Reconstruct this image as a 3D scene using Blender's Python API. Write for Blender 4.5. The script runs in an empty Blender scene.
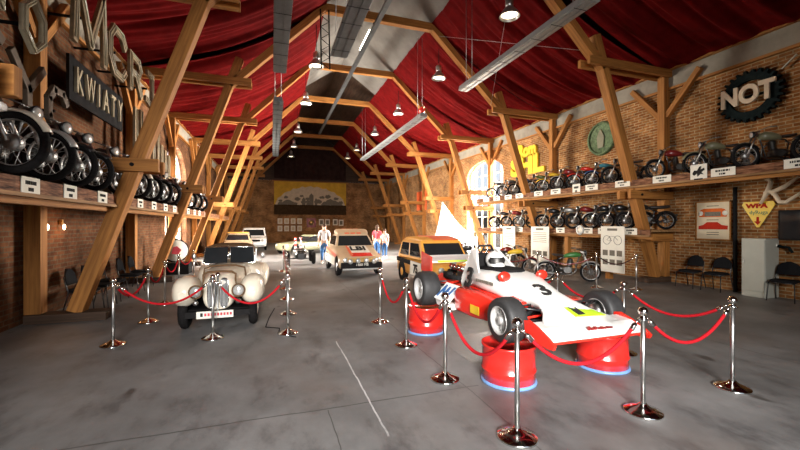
import bpy, bmesh, math, random
from mathutils import Vector, Matrix
PI = math.pi
rnd = random.Random(7)
sc = bpy.context.scene
C = sc.collection
V = Vector

# ------------------------------------------------------------------ materials
def _mat(name):
    m = bpy.data.materials.new(name); m.use_nodes = True
    nt = m.node_tree; nt.nodes.clear()
    out = nt.nodes.new('ShaderNodeOutputMaterial'); b = nt.nodes.new('ShaderNodeBsdfPrincipled')
    nt.links.new(b.outputs[0], out.inputs[0])
    return m, nt, b
def _noise(nt, scale, detail=4, vec=None, rough=.6):
    n = nt.nodes.new('ShaderNodeTexNoise'); n.inputs['Scale'].default_value = scale
    n.inputs['Detail'].default_value = detail; n.inputs['Roughness'].default_value = rough
    if vec is not None: nt.links.new(vec, n.inputs['Vector'])
    return n.outputs['Fac']
def _ramp(nt, fac, stops):
    r = nt.nodes.new('ShaderNodeValToRGB'); e = r.color_ramp.elements
    while len(e) < len(stops): e.new(.5)
    for i, (p, c) in enumerate(stops):
        e[i].position = p; e[i].color = (*c, 1)
    nt.links.new(fac, r.inputs[0]); return r.outputs[0]
def _coord(nt, kind='Object'):
    return nt.nodes.new('ShaderNodeTexCoord').outputs[kind]
def _map(nt, vec, scale):
    mp = nt.nodes.new('ShaderNodeMapping'); mp.inputs['Scale'].default_value = scale
    nt.links.new(vec, mp.inputs['Vector']); return mp.outputs[0]
def _mix(nt, a, b, fac, mode='MIX'):
    m = nt.nodes.new('ShaderNodeMix'); m.data_type = 'RGBA'; m.blend_type = mode
    for s, v in ((m.inputs[0], fac), (m.inputs[6], a), (m.inputs[7], b)):
        if isinstance(v, bpy.types.NodeSocket): nt.links.new(v, s)
        elif isinstance(v, (int, float)): s.default_value = v
        else: s.default_value = (*v, 1)
    return m.outputs[2]
def _bump(nt, b, h, strength=.3, dist=.01):
    bp = nt.nodes.new('ShaderNodeBump'); bp.inputs['Strength'].default_value = strength
    bp.inputs['Distance'].default_value = dist
    nt.links.new(h, bp.inputs['Height']); nt.links.new(bp.outputs[0], b.inputs['Normal'])
def plain(name, col, rough=.5, metal=0., var=.12, scale=9, bump=0., coat=0.):
    m, nt, b = _mat(name)
    n = _noise(nt, scale, 4, _coord(nt))
    c = _ramp(nt, n, [(.3, tuple(max(0, x*(1-var)) for x in col)), (.7, tuple(min(1, x*(1+var)) for x in col))])
    nt.links.new(c, b.inputs['Base Color'])
    b.inputs['Roughness'].default_value = rough; b.inputs['Metallic'].default_value = metal
    if rough >= .7 and not metal: b.inputs['Specular IOR Level'].default_value = .03
    if coat: b.inputs['Coat Weight'].default_value = coat; b.inputs['Coat Roughness'].default_value = .08
    if bump: _bump(nt, b, n, bump)
    return m
def wood(name, dark, light, rough=.65):
    m, nt, b = _mat(name)
    uv = _coord(nt, 'UV')
    n1 = _noise(nt, 1, 5, _map(nt, uv, (1.1, 17, 1)))
    n2 = _noise(nt, 1, 3, _map(nt, uv, (.5, 2.2, 1)))
    c = _ramp(nt, n1, [(.32, dark), (.62, light)])
    c2 = _mix(nt, c, tuple(x*.45 for x in dark), _ramp(nt, n2, [(.5, (0, 0, 0)), (.8, (.6, .6, .6))]))
    nt.links.new(c2, b.inputs['Base Color']); b.inputs['Roughness'].default_value = rough; b.inputs['Specular IOR Level'].default_value = .2
    _bump(nt, b, n1, .25, .006)
    return m
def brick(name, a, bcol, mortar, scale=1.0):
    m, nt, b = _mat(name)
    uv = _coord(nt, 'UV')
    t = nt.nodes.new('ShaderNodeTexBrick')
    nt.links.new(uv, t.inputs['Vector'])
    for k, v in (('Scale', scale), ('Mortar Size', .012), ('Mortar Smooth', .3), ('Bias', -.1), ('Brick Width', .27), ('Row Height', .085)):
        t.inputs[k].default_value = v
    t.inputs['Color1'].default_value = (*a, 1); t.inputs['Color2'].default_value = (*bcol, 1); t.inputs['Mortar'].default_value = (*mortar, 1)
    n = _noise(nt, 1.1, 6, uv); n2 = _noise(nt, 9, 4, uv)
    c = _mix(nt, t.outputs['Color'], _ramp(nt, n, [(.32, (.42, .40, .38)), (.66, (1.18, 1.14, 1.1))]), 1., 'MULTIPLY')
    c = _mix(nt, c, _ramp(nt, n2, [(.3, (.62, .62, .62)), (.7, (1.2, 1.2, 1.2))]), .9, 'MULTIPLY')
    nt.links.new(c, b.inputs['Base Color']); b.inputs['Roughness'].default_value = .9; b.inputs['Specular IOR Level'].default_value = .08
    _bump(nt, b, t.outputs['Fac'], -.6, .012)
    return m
def concrete(name):
    m, nt, b = _mat(name)
    co = _coord(nt)
    n1 = _noise(nt, .55, 8, co, .65); n2 = _noise(nt, 2.6, 8, _map(nt, co, (1, .5, 1)), .7); n3 = _noise(nt, 40, 3, co)
    base = _ramp(nt, n1, [(.32, (.108, .105, .103)), (.55, (.178, .174, .171)), (.72, (.245, .241, .238))])
    st = _mix(nt, base, _ramp(nt, n2, [(.30, (.42, .41, .42)), (.48, (.9, .9, .9)), (.7, (1.12, 1.12, 1.12))]), 1., 'MULTIPLY')
    st = _mix(nt, st, (.14, .078, .045), _ramp(nt, _noise(nt, .35, 3, co), [(.52, (0, 0, 0)), (.70, (.28, .28, .28))]))
    n4 = _noise(nt, 3.1, 2, _map(nt, co, (1, .6, 1)), .4)
    st = _mix(nt, st, (.035, .028, .024), _ramp(nt, n4, [(.69, (0, 0, 0)), (.76, (.75, .75, .75))]))
    # saw joints, one painted shadow line and the pale scratch, in world metres
    sep = nt.nodes.new('ShaderNodeSeparateXYZ'); nt.links.new(co, sep.inputs[0])
    def mth(op, a, bb=None):
        q = nt.nodes.new('ShaderNodeMath'); q.operation = op
        for s, v in zip(q.inputs, (a, bb)):
            if v is None: continue
            if isinstance(v, bpy.types.NodeSocket): nt.links.new(v, s)
            else: s.default_value = v
        return q.outputs[0]
    X, Y = sep.outputs[0], sep.outputs[1]
    wob = mth('MULTIPLY', mth('SUBTRACT', _noise(nt, 1.6, 3, co), .5), .05)
    def line(ax, pos, w): return mth('LESS_THAN', mth('ABSOLUTE', mth('SUBTRACT', mth('ADD', ax, wob), pos)), w)
    j = mth('MULTIPLY', line(Y, 3.58, .009), mth('LESS_THAN', X, 2.1))
    j2 = mth('MULTIPLY', line(X, .5, .005), mth('LESS_THAN', Y, 3.55))
    shade_line = line(X, 1.95, .006); j4 = line(Y, 8.1, .006); j5 = line(X, -5.5, .006); j6 = line(X, 6.2, .006)  # first line here is a soft shadow painted into the floor colour
    jj = j
    for q in (j2, shade_line, j4, j5, j6): jj = mth('MAXIMUM', jj, q)
    st = _mix(nt, st, (.05, .048, .045), mth('MULTIPLY', jj, .8))
    chalk = mth('MULTIPLY', line(X, .9, .008), mth('MULTIPLY', mth('LESS_THAN', Y, 5.6), mth('GREATER_THAN', Y, 2.95)))
    st = _mix(nt, st, (.62, .61, .6), mth('MULTIPLY', chalk, _ramp(nt, n2, [(.4, (.2, .2, .2)), (.6, (.9, .9, .9))])))
    nt.links.new(st, b.inputs['Base Color'])
    nt.links.new(_ramp(nt, n2, [(.3, (.42, .42, .42)), (.7, (.62, .62, .62))]), b.inputs['Roughness'])
    _bump(nt, b, n3, .06, .004)
    return m
def emit(name, col, s):
    m, nt, b = _mat(name)
    b.inputs['Base Color'].default_value = (*col, 1); b.inputs['Emission Color'].default_value = (*col, 1); b.inputs['Emission Strength'].default_value = s
    return m
def pane_glass(name, fac=.07, rough=.05):
    m, nt, b = _mat(name)
    nt.nodes.remove(b)
    t = nt.nodes.new('ShaderNodeBsdfTransparent'); g = nt.nodes.new('ShaderNodeBsdfGlossy'); g.inputs['Roughness'].default_value = rough
    mx = nt.nodes.new('ShaderNodeMixShader'); mx.inputs[0].default_value = fac
    nt.links.new(t.outputs[0], mx.inputs[1]); nt.links.new(g.outputs[0], mx.inputs[2])
    nt.links.new(mx.outputs[0], nt.nodes['Material Output'].inputs[0])
    return m
def log_print(name):
    m, nt, b = _mat(name)
    uv = _coord(nt, 'UV')
    n = _noise(nt, 1, 5, _map(nt, uv, (3, 22, 1))); n2 = _noise(nt, 1, 2, _map(nt, uv, (4, .3, 1)))
    c = _ramp(nt, n, [(.33, (.035, .014, .007)), (.5, (.17, .072, .036)), (.68, (.36, .185, .105))])
    c = _mix(nt, c, (.06, .03, .018), _ramp(nt, n2, [(.55, (0, 0, 0)), (.72, (.75, .75, .75))]))
    nt.links.new(c, b.inputs['Base Color']); b.inputs['Roughness'].default_value = .6; b.inputs['Specular IOR Level'].default_value = .08
    return m

M = dict(
    wood=wood('oak beams', (.235, .09, .021), (.42, .178, .044)),
    woodr=wood('weathered shelf boards', (.17, .085, .032), (.36, .20, .085)),
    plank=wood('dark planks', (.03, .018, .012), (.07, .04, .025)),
    logp=log_print('log print'),
    brick=brick('old red brick', (.255, .092, .026), (.42, .19, .062), (.43, .33, .19)),
    brickd=brick('sooty shaded brick', (.10, .036, .016), (.17, .070, .030), (.11, .08, .05)),  # soot, plus shade under the letter shelf darkened into the colour
    floor=concrete('worn concrete'),
    lime=plain('limewashed board', (.50, .46, .38), .85, 0, .12, 2),
    trimb=plain('darker limewashed board', (.27, .24, .19), .85, 0, .2, 2),  # base colour set darker than the plain limewashed board
    ceil=plain('grey ceiling sheet', (.19, .175, .155), .8, 0, .2, 1.2),
    red=plain('red drape', (.12, .005, .005), .75, 0, .25, 3),
    gable=plain('dark drape', (.030, .016, .014), .9, 0, .3, 3),
    rimp=plain('silver rim enamel', (.48, .47, .45), .28, .25, .08, 12),
    chrome=plain('polished steel', (.78, .77, .74), .13, 1., .04, 5),
    steel=plain('brushed steel', (.56, .55, .53), .32, 1., .1, 20),
    alu=plain('dull aluminium', (.42, .42, .41), .42, .9, .15, 25),
    heater=plain('grey heater casing', (.105, .108, .108), .45, .6, .15, 6),
    heatl=plain('pale heater casing', (.38, .385, .37), .42, .5, .12, 6),
    black=plain('black paint', (.014, .014, .015), .3, 0, .2, 9, coat=.4),
    matt=plain('matt black', (.016, .015, .015), .7, 0, .25, 9),
    dullm=plain('tarnished engine metal', (.13, .125, .118), .38, .85, .25, 25),
    rubber=plain('tyre rubber', (.013, .012, .012), .75, 0, .3, 30, .15),
    slick=plain('worn slick rubber', (.022, .021, .021), .62, 0, .25, 14, .1),
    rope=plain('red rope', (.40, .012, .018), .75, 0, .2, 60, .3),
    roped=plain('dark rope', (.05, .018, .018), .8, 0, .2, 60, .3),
    drum=plain('glossy red paint', (.66, .022, .016), .25, 0, .07, 6, coat=.5),
    blue=plain('pale blue foil', (.16, .30, .58), .3, 0, .1, 8),
    white=plain('white gloss', (.80, .78, .74), .28, 0, .04, 5, coat=.4),
    cream=plain('ivory paint', (.74, .66, .53), .25, 0, .05, 5, coat=.5),
    beige=plain('sand paint', (.58, .42, .26), .35, 0, .08, 5, coat=.3),
    yellow=plain('amber paint', (.78, .36, .05), .35, 0, .07, 5, coat=.3),
    sign_y=plain('sign yellow', (.80, .52, .025), .45, 0, .08, 9),
    rpaint=plain('racing red', (.72, .028, .015), .24, 0, .06, 5, coat=.5),
    orange=plain('orange red', (.74, .12, .035), .4, 0, .1, 5),
    lime_g=plain('lime decal', (.46, .68, .03), .4, 0, .1, 8),
    green=plain('dark green', (.035, .17, .035), .35, 0, .2, 8, coat=.3),
    patina=plain('mottled green', (.10, .15, .065), .7, .2, .6, 14, .4),
    navy=plain('deep blue', (.03, .10, .26), .4, 0, .2, 8),
    jean=plain('blue denim', (.05, .12, .26), .85, 0, .25, 14),
    skin=plain('skin', (.58, .34, .24), .55, 0, .06, 9),
    hair=plain('brown hair', (.05, .03, .02), .7, 0, .3, 30),
    shirt=plain('white cotton', (.72, .72, .74), .85, 0, .08, 9),
    pink=plain('rose red knit', (.55, .07, .09), .85, 0, .2, 9),
    glass=plain('dark car glass', (.018, .02, .022), .06, 0, .1, 3),
    lens=plain('headlamp glass', (.72, .72, .68), .08, .6, .08, 5),
    pane=pane_glass('window glass'),
    film=pane_glass('clear film', .05, .35),
    tan=plain('brown canvas', (.13, .075, .04), .85, 0, .15, 12, .2),
    leather=plain('dark leather', (.028, .020, .017), .5, 0, .3, 20, .2),
    signred=plain('sign red', (.42, .03, .015), .9, 0, .1, 9),
    pposter=plain('cream poster', (.66, .55, .38), .9, 0, .08, 4),
    porange=plain('poster orange', (.62, .13, .03), .9, 0, .15, 9),
    seatc=plain('charcoal upholstery', (.011, .011, .012), .8, 0, .2, 30),
    sign_b=plain('greenish black iron', (.012, .018, .018), .8, 0, .35, 9),
    letter=plain('tarnished letter metal', (.23, .165, .09), .5, .3, .25, 9),
    letterd=plain('brown letter metal', (.075, .048, .028), .6, .3, .25, 9),
    tube=plain('neon glass tubing', (.42, .36, .25), .25, 0, .08, 9),
    paper=plain('white card', (.74, .71, .62), .7, 0, .06, 4),
    print=plain('poster print', (.66, .53, .38), .7, 0, .1, 4),
    ink=plain('black ink', (.03, .028, .026), .7, 0, .1, 9),
    inkg=plain('faded ink', (.17, .15, .12), .7, 0, .3, 40),
    locker=plain('grey green enamel', (.40, .40, .34), .5, 0, .06, 3),
    bannery=plain('banner yellow', (.62, .38, .05), .8, 0, .15, 2),
    bannerc=plain('banner cream', (.58, .49, .36), .8, 0, .12, 4),
    bannerd=plain('banner brown', (.05, .030, .016), .8, 0, .3, 6),
    bulb=emit('warm bulb', (1., .80, .55), 6),
    strip=emit('cool tube light', (1., .93, .82), 5),
    brass=plain('brown brass', (.45, .28, .10), .35, .8, .15, 9),
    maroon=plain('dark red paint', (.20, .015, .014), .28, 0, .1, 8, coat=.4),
    teal=plain('turquoise paint', (.03, .25, .34), .3, 0, .1, 8, coat=.4),
    olive=plain('olive paint', (.20, .19, .11), .35, 0, .1, 8, coat=.3),
    silverp=plain('silver paint', (.50, .49, .46), .35, .5, .1, 8),
    ygreen=plain('yellow green paint', (.11, .16, .02), .3, 0, .1, 8, coat=.3),
)

# ------------------------------------------------------------------ mesh builder
ORG = {}
class MB:
    def __init__(s): s.v = []; s.f = []; s.uv = []; s.sm = []
    def face(s, idx, uv=None, smooth=False):
        s.f.append(idx); s.uv.append(uv); s.sm.append(smooth)
    def quad(s, a, b, c, d, uv=None):
        n = len(s.v); s.v += [V(a), V(b), V(c), V(d)]; s.face((n, n+1, n+2, n+3), uv); return s
    def poly(s, pts, uv=None):
        n = len(s.v); s.v += [V(p) for p in pts]; s.face(tuple(range(n, n+len(pts))), uv); return s
    def box(s, c, size, rot=None):
        c = V(c); n = len(s.v); hx, hy, hz = (q/2 for q in size)
        for dz in (-hz, hz):
            for dx, dy in ((-hx, -hy), (hx, -hy), (hx, hy), (-hx, hy)):
                p = V((dx, dy, dz)); p = (rot @ p) if rot is not None else p
                s.v.append(c+p)
        L = [(0, 3, 2, 1), (4, 5, 6, 7), (0, 1, 5, 4), (1, 2, 6, 5), (2, 3, 7, 6), (3, 0, 4, 7)]
        for k, q in enumerate(L):
            pts = [s.v[n+i]-c for i in q]
            if size[0] >= size[1]: uv = [(p.x, p.y+p.z) for p in pts]
            else: uv = [(p.y, p.x+p.z) for p in pts]
            s.face(tuple(n+i for i in q), uv)
        return s
    def bar(s, p0, p1, w, h, up=(0, 0, 1)):
        p0, p1 = V(p0), V(p1); d = (p1-p0); L = d.length; d.normalize(); up = V(up)
        if abs(d.dot(up)) > .98: up = V((0, 1, 0))
        sx = d.cross(up).normalized(); uz = sx.cross(d).normalized(); n = len(s.v)
        for p in (p0, p1):
            for a, b in ((-1, -1), (1, -1), (1, 1), (-1, 1)): s.v.append(p+sx*a*w/2+uz*b*h/2)
        o = rnd.random()*20
        for k in range(4):
            a, b = k, (k+1) % 4; v0 = o+k*.31
            s.face((n+a, n+b, n+4+b, n+4+a), [(o, v0), (o, v0+.28), (o+L, v0+.28), (o+L, v0)])
        s.face((n+3, n+2, n+1, n), [(o, 0), (o+.05, .2), (o+.1, .2), (o+.1, 0)]); s.face((n+4, n+5, n+6, n+7), [(o, 0), (o+.05, .2), (o+.1, .2), (o+.1, 0)])
        return s
    def ringset(s, rings, closed=True, caps=True, smooth=True):
        n = len(s.v); k = len(rings[0])
        for r in rings: s.v += [V(p) for p in r]
        for i in range(len(rings)-1):
            for j in range(k if closed else k-1):
                a = n+i*k+j; b = n+i*k+(j+1) % k
                s.face((a, b, b+k, a+k), None, smooth)
        if caps and closed:
            s.face(tuple(n+j for j in reversed(range(k)))); m = n+(len(rings)-1)*k; s.face(tuple(m+j for j in range(k)))
        return s
    def tube(s, pts, r, seg=8, caps=True):
        pts = [V(p) for p in pts]; rs = r if isinstance(r, (list, tuple)) else [r]*len(pts)
        t = (pts[1]-pts[0]).normalized(); u = t.orthogonal().normalized(); rings = []
        for i, p in enumerate(pts):
            if i == 0: t2 = pts[1]-pts[0]
            elif i == len(pts)-1: t2 = pts[-1]-pts[-2]
            else: t2 = (pts[i+1]-pts[i]).normalized()+(pts[i]-pts[i-1]).normalized()
            t2.normalize(); u = (u-t2*u.dot(t2)).normalized(); w = t2.cross(u)
            rings.append([p+(u*math.cos(2*PI*k/seg)+w*math.sin(2*PI*k/seg))*rs[i] for k in range(seg)])
        return s.ringset(rings, True, caps)
    def lathe(s, prof, c=(0, 0, 0), axis=(0, 0, 1), seg=24, caps=True, smooth=True):
        c = V(c); ax = V(axis).normalized(); u = ax.orthogonal().normalized(); w = ax.cross(u)
        rings = [[c+ax*h+(u*math.cos(2*PI*k/seg)+w*math.sin(2*PI*k/seg))*max(r, 1e-4) for k in range(seg)] for r, h in prof]
        return s.ringset(rings, True, caps, smooth)
    def torus(s, c, axis, R, r, seg=28, k=10, r2=None):
        c = V(c); ax = V(axis).normalized(); u = ax.orthogonal().normalized(); w = ax.cross(u); n = len(s.v)
        for i in range(seg):
            a = 2*PI*i/seg; d = u*math.cos(a)+w*math.sin(a)
            for j in range(k):
                b = 2*PI*j/k; s.v.append(c+d*(R+r*math.cos(b))+ax*(r2 or r)*math.sin(b))
        for i in range(seg):
            for j in range(k):
                A = n+i*k; B = n+((i+1) % seg)*k; j2 = (j+1) % k
                s.face((A+j, B+j, B+j2, A+j2), None, True)
        return s
    def ell(s, c, rad, rot=None, seg=16, rows=10):
        c = V(c); rings = []
        for i in range(rows+1):
            a = -PI/2+PI*i/rows; row = []
            for k in range(seg):
                b = 2*PI*k/seg; p = V((rad[0]*max(math.cos(a), 1e-3)*math.cos(b), rad[1]*max(math.cos(a), 1e-3)*math.sin(b), rad[2]*math.sin(a)))
                row.append(c+(rot @ p if rot is not None else p))
            rings.append(row)
        return s.ringset(rings)
    def prism(s, pts, ext):
        pts = [V(p) for p in pts]; e = V(ext); n = len(s.v); k = len(pts)
        s.v += pts+[p+e for p in pts]
        s.face(tuple(range(n, n+k))); s.face(tuple(n+k+j for j in reversed(range(k))))
        for j in range(k): a, b = n+j, n+(j+1) % k; s.face((a, a+k, b+k, b))
        return s
    def build(s, name, mat, parent=None, bevel=0):
        o0 = ORG.get(parent.name, V((0, 0, 0))) if parent else V((0, 0, 0))
        me = bpy.data.meshes.new(name); me.from_pydata([p-o0 for p in s.v], [], s.f)
        uvl = me.uv_layers.new(name='UVMap').data
        i = 0
        for p, uv in zip(me.polygons, s.uv):
            if uv:
                for j in range(p.loop_total): uvl[p.loop_start+j].uv = uv[j]
            else:
                for j in range(p.loop_total):
                    q = me.vertices[me.loops[p.loop_start+j].vertex_index].co; uvl[p.loop_start+j].uv = (q.y+q.x, q.z)
        me.polygons.foreach_set('use_smooth', s.sm)
        bm = bmesh.new(); bm.from_mesh(me); bmesh.ops.recalc_face_normals(bm, faces=bm.faces); bm.to_mesh(me); bm.free()
        me.materials.append(M[mat] if isinstance(mat, str) else mat)
        ob = bpy.data.objects.new(name, me); C.objects.link(ob)
        if parent: ob.parent = parent; ORG[ob.name] = o0
        if bevel:
            bv = ob.modifiers.new('edge', 'BEVEL'); bv.width = bevel; bv.segments = 2; bv.limit_method = 'ANGLE'
        return ob
def sec(c, hw, hh, axis='y', n=20, p=3.2):
    """rounded-rectangle ring around c, in the plane across the axis"""
    out = []
    for k in range(n):
        a = 2*PI*k/n; x = math.copysign(abs(math.cos(a))**(2/p), math.cos(a))*hw; z = math.copysign(abs(math.sin(a))**(2/p), math.sin(a))*hh
        out.append((c[0]+x, c[1], c[2]+z) if axis == 'y' else (c[0], c[1]+x, c[2]+z) if axis == 'x' else (c[0]+x, c[1]+z, c[2]))
    return out
def loft(mb, secs, x0=0, n=20, p=3.2):
    """secs: (y, half width, z bottom, z top)"""
    return mb.ringset([sec((x0+(q[4] if len(q) > 4 else 0), q[0], (q[2]+q[3])/2), q[1], (q[3]-q[2])/2, 'y', n, p) for q in secs])
def tag(o, label, cat, group=None, kind=None):
    o['label'] = label; o['category'] = cat
    if group: o['group'] = group
    if kind: o['kind'] = kind
    return o
def T(name, label, cat, loc=(0, 0, 0), group=None, rz=0):
    o = bpy.data.objects.new(name, None); C.objects.link(o); o.location = loc; o.rotation_euler = (0, 0, rz); o.empty_display_size = .1
    ORG[o.name] = V(loc)
    return tag(o, label, cat, group)
def struct(o, label=None):
    o['kind'] = 'structure'
    if label: o['label'] = label
    return o
def dup(root, loc=None, rz=None, label=None, scale=None):
    r = root.copy(); C.objects.link(r)
    if loc is not None: r.location = loc
    if rz is not None: r.rotation_euler = (0, 0, rz)
    if scale: r.scale = (scale,)*3
    if label: r['label'] = label
    for ch in list(root.children):
        c = ch.copy(); C.objects.link(c); c.parent = r
        for g in list(ch.children):
            d = g.copy(); C.objects.link(d); d.parent = c
    return r
def text(body, size, origin, right, up, mat, name, parent=None, ext=.004, align='CENTER', bold=0., sx=1.):
    cu = bpy.data.curves.new(name, 'FONT'); cu.body = body; cu.size = size; cu.extrude = ext; cu.align_x = align; cu.align_y = 'CENTER'; cu.offset = bold; cu.resolution_u = 3
    tmp = bpy.data.objects.new('tmp_text', cu); C.objects.link(tmp)
    dg = bpy.context.evaluated_depsgraph_get()
    me = bpy.data.meshes.new_from_object(tmp.evaluated_get(dg)); bpy.data.objects.remove(tmp); bpy.data.curves.remove(cu)
    r = V(right).normalized(); u = V(up).normalized(); n = r.cross(u)
    o0 = ORG.get(parent.name, V((0, 0, 0))) if parent else V((0, 0, 0)); og = V(origin)-o0
    me.transform(Matrix(((r.x*sx, u.x, n.x, og.x), (r.y*sx, u.y, n.y, og.y), (r.z*sx, u.z, n.z, og.z), (0, 0, 0, 1))))
    me.materials.clear(); me.materials.append(M[mat]); me.name = name
    ob = bpy.data.objects.new(name, me); C.objects.link(ob)
    if parent: ob.parent = parent; ORG[ob.name] = o0
    return ob
# ------------------------------------------------------------------ the room
XL, XR, YN, YF, HE = -4.1, 11.45, -4.0, 38.9, 5.85
CX = 3.72
TY = [3.56+4.81*k for k in range(8)]
mb = MB(); mb.quad((XL-.5, YN, 0), (XR+.5, YN, 0), (XR+.5, YF+.4, 0), (XL-.5, YF+.4, 0)); struct(mb.build('floor', 'floor'))

def wall_with_arch(name, X, sgn, y0, y1, sill, spring, top, mat):
    """long brick wall on plane X with one arched opening y0..y1; sgn = outward direction"""
    w = MB(); D = .5*sgn
    def q(a, b, h0, h1): w.quad((X, a, h0), (X, b, h0), (X, b, h1), (X, a, h1), [(a, h0), (b, h0), (b, h1), (a, h1)])
    q(YN, y0, 0, HE); q(y1, YF, 0, HE)
    if sill > 0: q(y0, y1, 0, sill)
    N = 14; c = (y0+y1)/2; a = (y1-y0)/2; arc = []
    for i in range(N+1):
        t = PI-PI*i/N; arc.append((c+a*math.cos(t), spring+(top-spring)*math.sin(t)))
    for (ya, ha), (yb, hb) in zip(arc, arc[1:]):
        w.quad((X, ya, ha), (X, yb, hb), (X, yb, HE), (X, ya, HE), [(ya, ha), (yb, hb), (yb, HE), (ya, HE)])
    path = [(y0, sill)]+arc+[(y1, sill)]
    for (ya, ha), (yb, hb) in zip(path, path[1:]):
        w.quad((X, ya, ha), (X, yb, hb), (X+D, yb, hb), (X+D, ya, ha))
    w.quad((X, y0, sill), (X, y1, sill), (X+D, y1, sill), (X+D, y0, sill))
    # outer leaf keeps daylight out round the reveal
    struct(w.build(name, mat)); return path
def arched_window(name, X, sgn, path, sill, spring, top, bars, rails):
    y0, y1 = path[0][0], path[-1][0]; c = (y0+y1)/2; a = (y1-y0)/2; Xw = X+.3*sgn
    fr = MB(); fr.tube([(Xw, y, h) for y, h in path], .06, 6)
    fr.bar((Xw, y0, sill+.05), (Xw, y1, sill+.05), .1, .1)
    for i in range(1, bars):
        y = y0+(y1-y0)*i/bars; h = spring+(top-spring)*math.sqrt(max(0, 1-((y-c)/a)**2)); fr.bar((Xw, y, sill), (Xw, y, h), .05, .06)
    for h in rails:
        k = a if h <= spring else a*math.sqrt(1-((h-spring)/(top-spring))**2); fr.bar((Xw, c-k, h), (Xw, c+k, h), .05, .06)
    f = struct(fr.build(name, 'lime'))
    g = MB(); g.poly([(Xw+.02*sgn, y, h) for y, h in path]); g.build('pane', 'pane', f)
pR = wall_with_arch('wall_right', XR, 1, 17.0, 20.9, .35, 4.55, 5.4, 'brick')
arched_window('window_1', XR, 1, pR, .35, 4.55, 5.4, 6, (1.3, 2.2, 3.1, 3.9, 4.6))
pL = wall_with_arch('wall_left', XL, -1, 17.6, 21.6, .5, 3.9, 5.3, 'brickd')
arched_window('window_2', XL, -1, pL, .5, 3.9, 5.3, 6, (1.4, 2.3, 3.1, 3.9, 4.6))
w = MB(); w.quad((XL, YF, 0), (XR, YF, 0), (XR, YF, 6.1), (XL, YF, 6.1), [(0, 0), (16, 0), (16, 6.1), (0, 6.1)]); struct(w.build('wall_back', 'brick'))
w = MB()   # gable boarding above the back wall
w.poly([(XL, YF-.02, 6.1), (XR, YF-.02, 6.1), (XR, YF-.02, 6.5), (CX, YF-.02, 11.2), (XL, YF-.02, 6.5)]); struct(w.build('wall_gable', 'plank'))
# entrance wall behind the photographer, with its open gate
w = MB(); ga, gb, gh = -3.0, 5.0, 5.2
for a, b, h0, h1 in ((XL, ga, 0, 6.5), (gb, XR, 0, 6.5), (ga, gb, gh, 6.5)):
    w.quad((a, YN, h0), (b, YN, h0), (b, YN, h1), (a, YN, h1), [(a, h0), (b, h0), (b, h1), (a, h1)])
w.poly([(XL, YN, 6.5), (XR, YN, 6.5), (CX, YN, 11.2)]); struct(w.build('wall_front', 'brick'))
# roof skin and the grey ceiling between the collars
r = MB()
r.quad((XL-.6, YN, 6.35), (CX, YN, 11.2), (CX, YF+.4, 11.2), (XL-.6, YF+.4, 6.35)); r.quad((XR+.6, YN, 6.35), (CX, YN, 11.2), (CX, YF+.4, 11.2), (XR+.6, YF+.4, 6.35)); struct(r.build('roof', 'plank'))
r = MB()
for s in (-1, 1):
    r.quad((CX, YN, 10.75), (CX+s*2.2, YN, 9.2), (CX+s*2.2, 21.5, 9.2), (CX, 21.5, 10.75))
struct(r.build('ceiling', 'ceil'))
# limewashed boards and wall plates over the long walls
for nm, X, s in (('trim_right', XR, -1), ('trim_left', XL, 1)):
    b = MB(); b.box((X+s*.03, (YN+YF)/2, 6.12), (.06, YF-YN, .56)); struct(b.build(nm, 'trimb'))
for nm, X, s in (('trim_1', XR, -1), ('trim_2', XL, 1)):
    b = MB(); b.bar((X+s*.09, YN, 6.42), (X+s*.09, YF, 6.42), .14, .12); b.bar((X+s*.06, YN, 5.83), (X+s*.06, YF, 5.83), .10, .07); struct(b.build(nm, 'wood'))

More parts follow.
